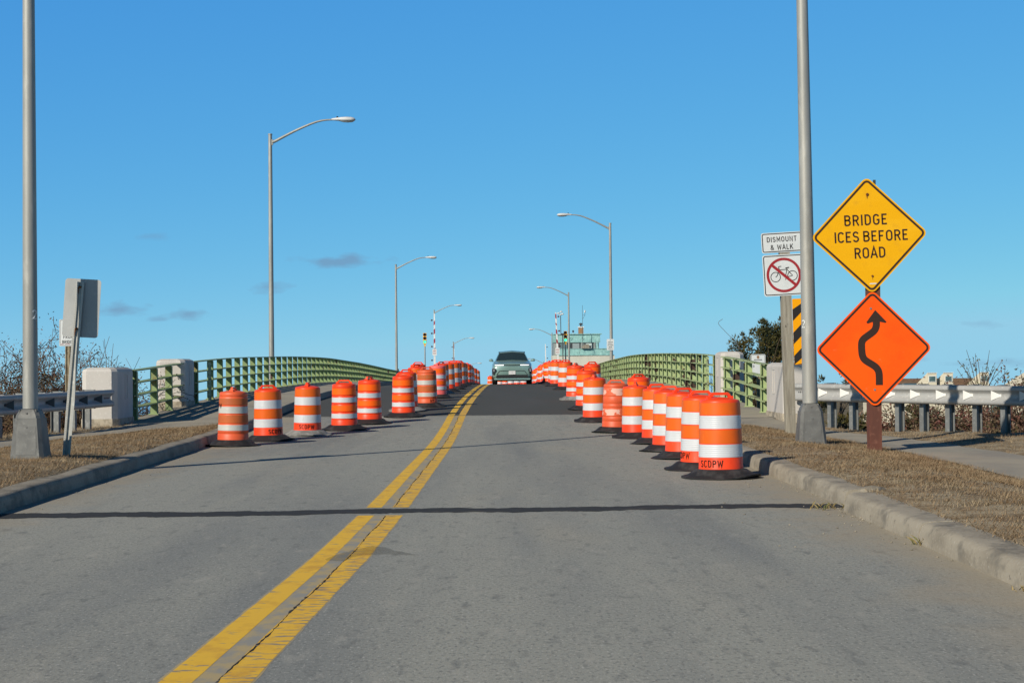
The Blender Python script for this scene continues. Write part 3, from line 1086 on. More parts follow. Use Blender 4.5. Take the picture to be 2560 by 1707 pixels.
# ------------------------------------------------------------------ street lamps
def lamp(x, y, zb, label, side, H=9.15, full_base=True, plate=False, rs=1.0, box=False, lean=0.0, number=False):
    t = thing('street_lamp', label, 'street lamp', (x, y, zb), 0, 'grey street lamps along the bridge')
    t.rotation_euler.y = R(lean)
    d = -side            # arm reaches towards the road
    hb = .66 if full_base else 0
    m_ = MB()
    n = 14
    m_.tube([(0, 0, hb + (H - hb) * k / 6) for k in range(7)], [rs * (.101 - .034 * k / 6) for k in range(7)], 20)
    m_.tube([(0, 0, H - .01), (0, 0, H + .035)], .078, 16)
    m_.build('pole', MT['pole'], t)
    if full_base:
        b_ = MB()

        def sq(h, z, c=.045):
            return [(h, -h + c, z), (h, h - c, z), (h - c, h, z), (-h + c, h, z), (-h, h - c, z), (-h, -h + c, z), (-h + c, -h, z), (h - c, -h, z)]
        lv = [sq(.222, -.1), sq(.222, .03), sq(.178, .5), sq(.178, .535), sq(.165, .535), sq(.16, .57), sq(.13, .63), sq(.11, .655)]
        for r_ in lv:
            b_.v += r_
        for i in range(len(lv) - 1):
            for k in range(8):
                b_.f.append((i * 8 + k, i * 8 + (k + 1) % 8, (i + 1) * 8 + (k + 1) % 8, (i + 1) * 8 + k))
        b_.f.append(tuple(range(len(lv) * 8 - 8, len(lv) * 8)))
        b_.m = [0] * len(b_.f)
        for a in range(4):
            rot = Matrix.Rotation(R(90 * a + 45), 3, 'Z')
            b_.box(rot @ Vector((.135, 0, .6)), (.06, .02, .1), rot)
        b_.tube([(-.01, -.16, .6), (-.01, -.12, .6)], .012, 6)
        bo = b_.build('transformer_base', MT['polebase'], t, smooth=20, fixn=True)
        dr = MB()
        sl = .044 / .47
        for (u0, u1, z0, z1, e) in ((-.135, .135, .05, .43, .004),):
            dr.add([(u0, -.222 + sl * (z0 - .03) - e, z0), (u1, -.222 + sl * (z0 - .03) - e, z0), (u1 * .93, -.222 + sl * (z1 - .03) - e, z1), (u0 * .93, -.222 + sl * (z1 - .03) - e, z1),
                    (u0, -.21 + sl * (z0 - .03), z0), (u1, -.21 + sl * (z0 - .03), z0), (u1 * .93, -.21 + sl * (z1 - .03), z1), (u0 * .93, -.21 + sl * (z1 - .03), z1)],
                   [(0, 1, 2, 3), (0, 4, 5, 1), (1, 5, 6, 2), (2, 6, 7, 3), (3, 7, 4, 0)])
        dr.tube([(0, -.19, .415), (0, -.196, .415)], .012, 8)
        dr.build('access_door', MT['polebase'], bo, smooth=0, fixn=True)
    else:
        MB().lathe([(.19, 0), (.19, .03), (.11, .05), (.104, .09)], 16).build('base_plate', MT['polebase'], t)
    a_ = MB()
    pts = [(.07, -.27), (.2, -.22), (.45, -.09), (.95, .16), (1.57, .42), (1.95, .51), (2.28, .525)]
    cp = catmull([(d * u, 0, H + v) for u, v in pts], 4)
    a_.tube(cp, [.058 - .03 * k / (len(cp) - 1) for k in range(len(cp))], 10)
    a_.box((d * .075, 0, H - .27), (.05, .09, .2))
    a_.build('arm', MT['pole'], t)
    # cobra head
    l_ = MB()
    secs = [(2.22, .055, .5, .575), (2.42, .085, .485, .60), (2.55, .12, .47, .615), (2.75, .16, .455, .625), (2.92, .155, .46, .615), (3.02, .12, .475, .59), (3.07, .05, .50, .545)]
    P = []
    for u, w, zl, zh in secs:
        zm, hz = (zl + zh) / 2, (zh - zl) / 2
        P.append([(d * u, w * math.cos(a), H + zm + hz * math.copysign(abs(math.sin(a)) ** .7, math.sin(a))) for a in [2 * math.pi * k / 16 for k in range(17)]])
    l_.grid(P)
    l_.f.append(tuple(range(16)))
    l_.f.append(tuple(range(17 * 6, 17 * 6 + 16)))
    l_.m += [0, 0]
    lo = l_.build('luminaire', MT['lum'], t, fixn=True)
    g_ = MB()
    P = []
    for u, w, zl in ((2.5, .06, .47), (2.65, .12, .435), (2.8, .135, .425), (2.95, .11, .435), (3.03, .05, .47)):
        P.append([(d * u, w * math.cos(a), H + zl + .03 - .035 * math.sin(a)) for a in [math.pi * k / 8 for k in range(9)]])
    g_.grid(P).build('lens', MT['glass'], lo, fixn=True)
    MB().lathe([(.0, .05), (.03, .045), (.036, .0)], 10, (d * 2.42, 0, H + .6)).build('photocell', MT['black'], lo)
    if plate:
        p_ = MB()
        p_.prism(rrect(.42, .64, .03), -.125, -.12)
        po = p_.build('notice_plate', MT['white_sign'], t, (-.06, 0, 2.15), smooth=0, fixn=True)
        p2 = MB()
        rr = random.Random(5)
        for row, (w, hh) in enumerate(((.05, .05), (.25, .05), (.27, .045), (.3, .045), (.18, .045), (.26, .04))):
            u = -w / 2
            while u < w / 2:
                ww = rr.uniform(.018, .04)
                p2.box((u + ww / 2, -.1275, .25 - row * .095), (ww, .002, hh))
                u += ww + rr.choice((.012, .014, .03))
        p2.build('faded_print', MT['metal_dk'], po, smooth=0)
    if box:
        MB().box((.13, 0, .95), (.08, .16, .5)).build('junction_box', MT['metal_dk'], t, smooth=0)
    if number:
        q_ = MB()
        r0 = .1015 * rs - .004 * (rs > 1.05)
        ang0 = number

        def wrap(u, yy, v):
            a = R(-90) + ang0 + u / r0
            return ((r0 + .002) * math.cos(a), (r0 + .002) * math.sin(a), v)
        lettering(q_, '2', .13, 0, 1.92, 0, .14, fn=wrap)
        q_.build('number_decal', MT['white_sign'], t, smooth=0)
    return t


lamp(-6.387, 21.53, .25, 'thick grey lamp pole on a boxy base on the left grass', -1, number=.9)
lamp(4.855, 25.5, .13, 'thick grey lamp pole on a boxy base standing before the DISMOUNT sign', 1, number=-.95, lean=-.5, rs=1.2)
lamp(-8.4, 57.5, road_z(57.5) + .1, 'tall grey lamp behind the left railing, its whole arm and head against the sky', -1, full_base=False, H=9.15)
lamp(-8.17, 120, road_z(120) + .2, 'grey lamp on the left with a dark box low on its pole', -1, full_base=False, H=9.0, box=True)
lamp(-7.85, 177, road_z(177) + .2, 'grey lamp on the left rising behind the striped gate arm', -1, full_base=False, H=9.0)
lamp(-7.55, 232, road_z(232) + .2, 'far grey lamp on the left, low and beside the car roof', -1, full_base=False, H=9.0)
lamp(-7.4, 292, road_z(292) - .1, 'farthest lamp on the left, only its pale head shows past the drums', -1, full_base=False, H=9.0)
lamp(6.12, 92.5, road_z(92.5) + .1, 'tall grey lamp behind the right railing with a small white notice plate', 1, full_base=False, H=9.15, plate=True)
lamp(6.12, 154, road_z(154) + .2, 'grey lamp on the right in front of the green control tower', 1, full_base=False, H=9.0)
lamp(6.23, 214, road_z(214) + .2, 'grey lamp on the right beyond the raised striped gate arm', 1, full_base=False, H=8.9)
lamp(6.75, 285, road_z(285) + .3, 'farthest lamp on the right, low above the car mirror', 1, full_base=False, H=8.9)


# ------------------------------------------------------------------ signs
def sign_plate(parent, name, poly, m, loc, tilt=0.0, thick=.003):
    o = MB().prism(poly, 0, thick).build(name, m, parent, loc, smooth=0, fixn=True)
    o.rotation_euler.y = R(-tilt)
    return o


def bolt(parent, pts, m, r=.012):
    b_ = MB()
    for u, v in pts:
        b_.tube([(u, 0, v), (u, -.008, v)], r, 8)
    return b_.build('bolt', m, parent, smooth=0)


# big diamond warning signs on a brown post
t = thing('warning_sign_post', 'brown post with yellow BRIDGE ICES diamond above an orange lane shift diamond', 'road sign', (5.6, 24.25, .02))
MB().box((.005, .1, 1.55), (.187, .187, 3.5)).build('post', MT['brown'], t, smooth=0)
MB().box((.075, .215, 2.6), (.035, .04, 3.2)).build('backing_channel', MT['metal_dk'], t, smooth=0)
dia = rot2(rrect(1.265, 1.265, .09, 6), 45)
dia_b = rot2(rrect(1.265 - .078, 1.265 - .078, .058, 6), 45)
yo = sign_plate(t, 'yellow_plate', dia, MT['yel_sign'], (-.065, -.025, 3.335), 2.3)
m_ = MB()
m_.ribbon(dia_b, .032, -.002, True)
lettering(m_, 'BRIDGE', .165, -.045, .235, -.002, .15, .19)
lettering(m_, 'ICES', .165, -.345, -.015, -.002, .15, .15)
lettering(m_, 'BEFORE', .165, .245, -.015, -.002, .15, .17)
lettering(m_, 'ROAD', .165, -.005, -.265, -.002, .15, .15)
m_.build('lettering', MT['ink_brown'], yo, smooth=0)
m_ = MB()
for (u, v, r_) in ((.0, .62, .022), (.015, -.62, .017)):
    m_.tube([(u, -.001, v), (u, -.01, v)], r_, 10)
for (u, v, w, h) in ((-.004, .585, .012, .03), (.016, -.645, .007, .03)):
    m_.prism([(u - w, v + h), (u + w, v + h), (u + w * .2, v - h), (u - w * .2, v - h)], -.0015, -.0025)
m_.build('rusty_bolt', MT['rust'], yo, smooth=0, fixn=True)
m_ = MB()
m_.box((.02, -.0015, -.735), (.1, .003, .017))
m_.build('sticker', MT['white_sign'], yo, smooth=0)
oo = sign_plate(t, 'orange_plate', dia, MT['or_sign'], (-.02, -.028, 1.615), .8)
m_ = MB()
m_.ribbon(dia_b, .032, -.002, True)
k_ = .00286
raw = [(672, 1148), (672, 1088), (663, 1062), (645, 1044), (605, 1018), (590, 1000), (584, 975), (583, 930), (590, 908), (608, 892), (645, 866), (658, 850), (664, 830), (664, 806)]
path = catmull([((x - 647) * k_, (955 - y) * k_) for x, y in raw], 3)
m_.ribbon([(p.x, p.y) for p in path], .108, -.002)
m_.add([((a - 647) * k_, -.0022, (955 - b) * k_) for a, b in ((660, 750), (611, 814), (618, 822), (645, 813), (684, 813), (712, 820), (719, 814))], [(0, 1, 2, 3, 4, 5, 6)])
m_.build('lane_shift_arrow', MT['ink_brown'], oo, smooth=0)
bolt(oo, [(-.03, .61), (0, -.62)], MT['galv'], .017)

# weathered timber post with the bicycle signs and the striped marker
t = thing('bicycle_sign_post', 'weathered wooden post with DISMOUNT & WALK and no-bicycles signs and striped marker', 'road sign', (5.27, 29.55, .13))
t.rotation_euler.y = R(-1.4)
m_ = MB()
m_.box((0, .1, 1.75), (.19, .15, 3.9))
m_.build('post', MT['wood'], t, smooth=0)
dp = sign_plate(t, 'dismount_plate', rrect(.76, .375, .04), MT['white_sign'], (-.05, .02, 3.53), 1.6)
m_ = MB()
m_.ribbon(rrect(.715, .33, .03), .016, -.002, True)
lettering(m_, 'DISMOUNT', .095, .0, .06, -.002, .15, .21)
lettering(m_, '&', .095, -.185, -.085, -.002, .14)
lettering(m_, 'WALK', .095, .055, -.085, -.002, .15, .2)
m_.build('lettering', MT['ink'], dp, smooth=0)
bp_ = sign_plate(t, 'bicycle_plate', rrect(.765, .765, .045), MT['white_sign'], (-.035, .02, 2.925), 1.4)
m_ = MB()
m_.ribbon(rrect(.715, .715, .035), .016, -.002, True)
kk = .000938
Q = lambda x, y: ((x - 627) * kk, (977 - y) * kk)
for cx, cy in ((463, 1010), (797, 997)):
    c = Q(cx, cy)
    m_.ribbon(arc(c[0], c[1], .088, .088, 0, 351, 39), .013, -.0022, True)
for pl, w in (([(463, 1012), (495, 985), (515, 935)], .013), ([(540, 855), (530, 815), (545, 806), (585, 803)], .014), ([(515, 935), (545, 845)], .011), ([(545, 872), (692, 870)], .013),
              ([(697, 850), (668, 970), (660, 1015)], .012), ([(695, 868), (735, 920), (800, 995)], .012), ([(800, 995), (700, 1018), (650, 1020)], .012), ([(535, 885), (655, 1015)], .012),
              ([(660, 1010), (658, 1075)], .010), ([(665, 843), (740, 833)], .02)):
    m_.ribbon([Q(*p) for p in pl], w, -.0022)
m_.build('bicycle_symbol', MT['ink'], bp_, smooth=0)
m_ = MB()
c = Q(627, 977)
m_.ribbon(arc(c[0], c[1], .297, .297, 0, 354, 59), .047, -.003, True)
m_.ribbon([Q(395, 765), Q(855, 1185)], .052, -.0032)
m_.build('prohibition_ring', MT['red_ink'], bp_, smooth=0)
mk = sign_plate(t, 'marker_plate', rrect(.305, 1.22, .02), MT['marker_yel'], (.255, .03, 1.87), 0)
m_ = MB()
for k in range(-1, 5):
    z0 = -.61 + .1 + k * .43
    pts = []
    poly = [(-.15, z0 - .15), (.15, z0 + .15), (.15, z0 + .15 + .215), (-.15, z0 - .15 + .215)]
    poly = [(u, max(-.605, min(.605, v))) for u, v in poly]
    m_.add([(u, -.0018, v) for u, v in poly], [(0, 1, 2, 3)])
m_.build('diagonal_stripe', MT['ink'], mk, smooth=0)


def u_channel(h, w=.075):
    m_ = MB()
    s = w / 2
    m_.box((0, .0, h / 2), (w * .42, .006, h))
    for e in (-1, 1):
        m_.box((e * s * .5, -.012, h / 2), (.006, .03, h))
        m_.box((e * s * .8, -.027, h / 2), (s * .55, .006, h))
    return m_


# leaning sign seen from behind, on the left
t = thing('leaning_sign', 'grey sign seen from behind on a leaning perforated steel post', 'road sign', (-6.09, 22.2, .2))
t.rotation_euler = (R(-1.0), R(4.7), R(0))
m_ = u_channel(2.55, .1)
mo = m_.build('post', MT['chan'], t, (0, 0, -.1), smooth=0)
h_ = MB()
for k in range(95):
    h_.tube([(-.040, -.0295, .1 + k * .0254), (-.040, -.0312, .1 + k * .0254)], .0045, 6)
h_.build('punched_hole', MT['black'], mo, smooth=0)
sp = sign_plate(t, 'plate', rrect(.5, .81, .045), MT['alu'], (.035, .012, 2.09), 1.0)
r_ = MB()
for zz in (2.38, 1.80):
    r_.tube([(0, -.04, zz), (0, -.004, zz)], .016, 8)
    r_.prism([(-.028, zz), (-.012, zz), (-.018, zz - .09), (-.026, zz - .09)], -.0335, -.0325)
r_.build('rusty_bolt', MT['rust'], t, smooth=0, fixn=True)

# small white notice among the bushes on the left
t = thing('notice_sign', 'small white FROM BRIDGE notice on two weathered channel posts among bare shrubs', 'road sign', (-9.82, 36.0, -.55))
for e in (-.035, .042):
    u_channel(2.68, .07).build('post', MT['chan_old'], t, (e, .02, 0), smooth=0)
sp = sign_plate(t, 'plate', rrect(.40, .60, .03), MT['white_sign'], (0, -.02, 2.79), 0)
m_ = MB()
m_.ribbon(rrect(.365, .565, .022), .008, -.002, True)
lettering(m_, 'FROM', .072, -.0, -.095, -.002, .16, .2)
lettering(m_, 'BRIDGE', .072, 0, -.205, -.002, .16, .14)
m_.build('lettering', MT['ink'], sp, smooth=0)
m_ = MB()
for k in range(11):
    if k in (2, 7):
        continue
    m_.box((-.15 + k * .03, -.002, -.255), (.02, .002, .012))
m_.build('small_print', MT['arm_red'], sp, smooth=0)

# white sign behind the right railing
t = thing('white_notice_sign', 'white sign with a small emblem half hidden behind the right green railing bay', 'road sign', (6.55, 41.5, -1.0))
u_channel(2.55, .075).build('post', MT['chan_old'], t, (0, .02, 0), smooth=0)
sp = sign_plate(t, 'plate', rrect(.385, .58, .035), MT['white_sign'], (0, -.02, 2.36), 0)
m_ = MB()
m_.ribbon(rrect(.35, .545, .028), .009, -.002, True)
lettering(m_, 'D', .06, -.115, -.02, -.002, .16, .2)
lettering(m_, 'G', .06, .125, -.02, -.002, .16, .2)
for k in range(7):
    m_.box((-.09 + k * .03, -.002, .145), (.018, .002, .03))
m_.build('lettering', MT['metal_dk'], sp, smooth=0)
m_ = MB()
m_.prism(arc(.0, .215, .034, .042, 0, 330, 10), -.0015, -.003)
m_.build('emblem', MT['brick'], sp, smooth=0, fixn=True)


# ------------------------------------------------------------------ traffic drums
def body_r(z):
    return .279 - (z - .11) * (.279 - .25) / .86


def shell(z0, z1, e, n=44):
    return [(body_r(z0) + e - .004, z0), (body_r(z0) + e, z0 + .003), (body_r(z1) + e, z1 - .003), (body_r(z1) + e - .004, z1)]


TOP = .97


def fr(a):                     # distance from top as a share of the body height -> z
    return TOP - a * .86 / .907


KINDS = {
    'plain': dict(body='hdpe', orange='band_or', white='band_wh', ob=((.03, .19), (.385, .566)), wb=((.197, .372), (.576, .748)), groove=()),
    'ribbed': dict(body='hdpe', orange='band_fl', white='band_wh', ob=((.08, .225), (.46, .59)), wb=((.283, .398), (.645, .754)), groove=(.25, .43, .615, .78)),
    'dull': dict(body='hdpe_old', orange='band_old', white='band_wh_old', ob=((.11, .235), (.425, .58)), wb=((.265, .397), (.614, .727)), groove=(.08, .25, .41, .595, .785)),
    'pink': dict(body='hdpe_pink', orange='band_fl', white='band_wh', ob=((.08, .225), (.46, .59)), wb=((.283, .398), (.645, .754)), groove=(.25, .43, .615, .78)),
    'peeled': dict(body='hdpe_old', orange=None, white='peeled', ob=(), wb=((.08, .235), (.525, .66)), groove=(.06, .25, .41, .5, .68, .78)),
}


def lid_z(x):
    return TOP + .012 + .03 * max(0, 1 - (x / .22) ** 2)


def make_drum(kind, pale=False, text=None):
    K = KINDS[kind]
    t = thing('traffic_drum', 'orange traffic drum', 'traffic drum', group='orange traffic drums lining the lane')
    prof = [(body_r(.11) - .01, .06), (body_r(.11) + .004, .11)]
    gz = sorted(fr(g) for g in K['groove'])
    z = .12
    zs = set([.125, TOP - .035] + [g + e for g in gz for e in (-.012, 0, .012)])
    for z in sorted(zs):
        rr = body_r(z)
        if any(abs(z - g) < .002 for g in gz):
            rr -= .006
        elif gz and any(abs(abs(z - g) - .012) < .002 for g in gz):
            rr += .002
        prof.append((rr, z))
    prof += [(body_r(TOP) + .001, TOP - .018), (body_r(TOP) - .008, TOP), (.235, TOP + .006), (.2, TOP + .012), (.12, TOP + .032), (.0, TOP + .042)]
    MB().lathe(prof, 44).build('body', MT[K['body']], t, smooth=40)
    for a, b in K['ob']:
        MB().lathe(shell(fr(b), fr(a), .0025), 44).build('orange_band', MT[K['orange']], t, smooth=40)
    for a, b in K['wb']:
        MB().lathe(shell(fr(b), fr(a), .003), 44).build('white_band', MT[K['white']], t, smooth=40)
    # carrying loop
    h_ = MB()
    loop = [(-.135, TOP + .02), (-.122, TOP + .058), (-.10, TOP + .082), (.10, TOP + .082), (.122, TOP + .058), (.135, TOP + .02)]
    L, Q_ = offset_pts(loop, .017, False)
    n = len(loop)
    for i in range(n - 1):
        vs_ = []
        for (a, b) in (L[i], L[i + 1], Q_[i + 1], Q_[i]):
            vs_ += [(a, -.022, b), (a, .022, b)]
        h_.add(vs_, [(0, 2, 4, 6), (7, 5, 3, 1), (0, 1, 3, 2), (6, 4, 5, 7)])
    for e in (-1, 1):
        h_.box((e * .145, 0, TOP + .028), (.05, .07, .05))
    h_.build('handle', MT[K['body']], t, smooth=20, fixn=True)
    # rubber ring base, sagging and wavy
    rb = random.Random(hash(kind) % 7 + (3 if pale else 0) + len(text or ''))
    ph = [rb.uniform(0, 6.3) for _ in range(4)]
    m_ = MB()
    for lay in range(2):
        P = []
        for k in range(49):
            a = 2 * math.pi * k / 48
            wv = .018 * math.sin(2 * a + ph[lay]) + .012 * math.sin(3 * a + ph[lay + 2])
            ro = .49 + .015 * math.sin(2 * a + ph[3 - lay]) - lay * .02
            lift = lay * .03
            row = []
            for r_, zz in ((.27, .075), (.29, .115), (.33, .105), (.40, .055 + wv * .4), (.46, .03 + wv * .8), (ro, .026 + wv), (ro, .008 + wv * .9), (.40, .02), (.27, .05)):
                row.append((r_ * math.cos(a), r_ * math.sin(a), max(.004, zz - (0 if lay == 0 else .02)) + (lift if r_ > .34 and lay == 0 else 0)))
            P.append(row)
        m_.grid(P, flip=True)
    m_.build('rubber_base', MT['rubber_pale' if pale else 'rubber'], t, smooth=50)
    if text:
        s, ang, zc, hh = text
        q_ = MB()

        def wrap(u, yy, v):
            rr = body_r(v) + .0042
            a = R(-90) + ang + u / rr
            return (rr * math.cos(a), rr * math.sin(a), v)
        lettering(q_, s, hh, 0, zc, 0, .16, .2, .95, fn=wrap)
        q_.build('stencil', MT['mark'], t, smooth=0)
    return t


protos = {}


def drum(x, y, kind, label, turn=0, pale=False, text=None, tilt=0.0):
    key = (kind, pale, text)
    if key not in protos:
        protos[key] = o = make_drum(kind, pale, text)
    else:
        o = copy_tree(protos[key])
    o.location = (x, y, road_z(y) + .002)
    slope = (road_z(y + .5) - road_z(y - .5))
    q = random.Random(int(x * 100) + int(y * 37))
    o.rotation_euler = (math.atan(slope) + R(q.uniform(-.7, .7)), R(tilt + q.uniform(-.9, .9)), 0)
    for ch in kids(o):
        if ch.name.split('.')[0] in ('handle', 'rubber_base'):
            ch.rotation_euler.z = R(turn)
    o['label'] = label
    return o


T1 = ('SCDPW', -.62, .185, .088)
ord_ = ['nearest', 'second', 'third', 'fourth', 'fifth', 'sixth', 'seventh', 'eighth', 'ninth', 'tenth', 'eleventh', 'twelfth', 'thirteenth', 'fourteenth', 'fifteenth', 'sixteenth', 'seventeenth', 'eighteenth', 'nineteenth', 'twentieth', 'twenty-first', 'twenty-second', 'twenty-third']
drum(2.70, 20.15, 'plain', 'biggest orange drum, white banded with a SCDPW stencil, beside the right kerb', 12, text=T1)
drum(2.64, 21.7, 'plain', 'orange drum with a PW stencil edge just behind the biggest right drum', 4, text=('SCDPW', -1.28, .2, .085))
drum(2.69, 24.3, 'plain', 'white banded orange drum, third from the near end of the right row', 20)
drum(2.68, 26.3, 'plain', 'white banded orange drum, fourth from the near end of the right row', -10)
drum(2.71, 28.7, 'plain', 'white banded orange drum, fifth from the near end of the right row', 15)
drum(2.50, 30.7, 'plain', 'white banded orange drum just in front of the peeled drum', 80)
drum(2.23, 32.6, 'peeled', 'faded orange drum with its white bands peeled off in scraps', 0)
drum(3.02, 36.4, 'ribbed', 'orange drum standing apart behind the peeled drum near the right railing', 35)
drum(2.02, 36.3, 'plain', 'white banded orange drum just beyond the peeled drum, on the pavement joint', 75)
drum(2.06, 40.9, 'ribbed', 'bright ribbed orange drum, first on the dark asphalt of the right row', 10)
drum(2.02, 46.2, 'ribbed', 'bright ribbed orange drum with a pale dusty base in the right row', 70, pale=True)
drum(2.62, 48.5, 'ribbed', 'orange drum standing outside the right row beyond the pale based drum', 30)
drum(2.16, 57.8, 'plain', 'white banded orange drum beyond the pale based drum in the right row', 20)
yy = 64.2
for k in range(9):
    drum(2.05 + .06 * math.sin(k * 2.1), yy, 'plain' if k in (0, 1, 3, 6) else 'ribbed', f'orange drum, {ord_[k + 13]} from the near end of the right row, on the bridge crest', 40 * k)
    yy += 4.6
for k in range(8):
    f = k / 7
    drum(1.75 - 3.1 * f, 108 + 33 * f, 'ribbed' if k % 3 == 1 else 'plain', f'orange drum behind the oncoming car, {ord_[k]} of the line slanting across the lane', 33 * k)

drum(-4.98, 29.2, 'dull', 'dull old orange drum with narrow white bands beside the left kerb', 85, text=('PW', -1.0, .73, .085))
drum(-4.57, 30.8, 'plain', 'white banded orange drum with a SCDPW stencil turned right, second on the left', 25, text=('SCDPW', .72, .185, .085))
drum(-4.03, 32.5, 'plain', 'orange drum with a centred SCDPW stencil and a pale dusty base', 88, pale=True, text=('SCDPW', .03, .185, .085))
drum(-3.45, 34.2, 'ribbed', 'bright ribbed orange drum next to the pale based one in the left row', 5)
drum(-3.09, 36.25, 'ribbed', 'bright ribbed orange drum, fifth from the near end of the left row', 70)
drum(-2.47, 38.6, 'ribbed', 'bright ribbed orange drum at the pavement joint beside the yellow line', 8)
drum(-2.52, 40.9, 'plain', 'orange drum half hidden between the joint drum and the faded NY drum', 20, pale=True)
drum(-2.11, 42.9, 'dull', 'faded browned orange drum with a NY stencil beside the yellow line', 15, text=('NY', .55, .17, .085))
drum(-2.55, 46.0, 'plain', 'orange drum just behind the faded NY drum in the left row', 50)
drum(-2.08, 48.7, 'pink', 'pinkish faded orange drum beside the yellow line', 85)
drum(-2.85, 52.0, 'ribbed', 'orange drum with an upright loop standing outside the left row', 10)
drum(-2.16, 53.3, 'plain', 'white banded orange drum behind the pinkish one in the left row', 60, pale=True)
drum(-2.04, 55.9, 'plain', 'white banded orange drum, second beyond the pinkish one', 5)
drum(-1.96, 59.7, 'plain', 'white banded orange drum, third beyond the pinkish one', 15)
yy = 63.5
for k in range(9):
    drum(-2.0 + .05 * math.sin(k * 1.7), yy, 'plain' if k % 2 else 'ribbed', f'orange drum, {ord_[k + 3]} beyond the pinkish one on the left of the bridge crest', 35 * k)
    yy += 4.0
drum(-1.94, 105, 'plain', 'last orange drum of the left row, standing alone against the sky', 15)


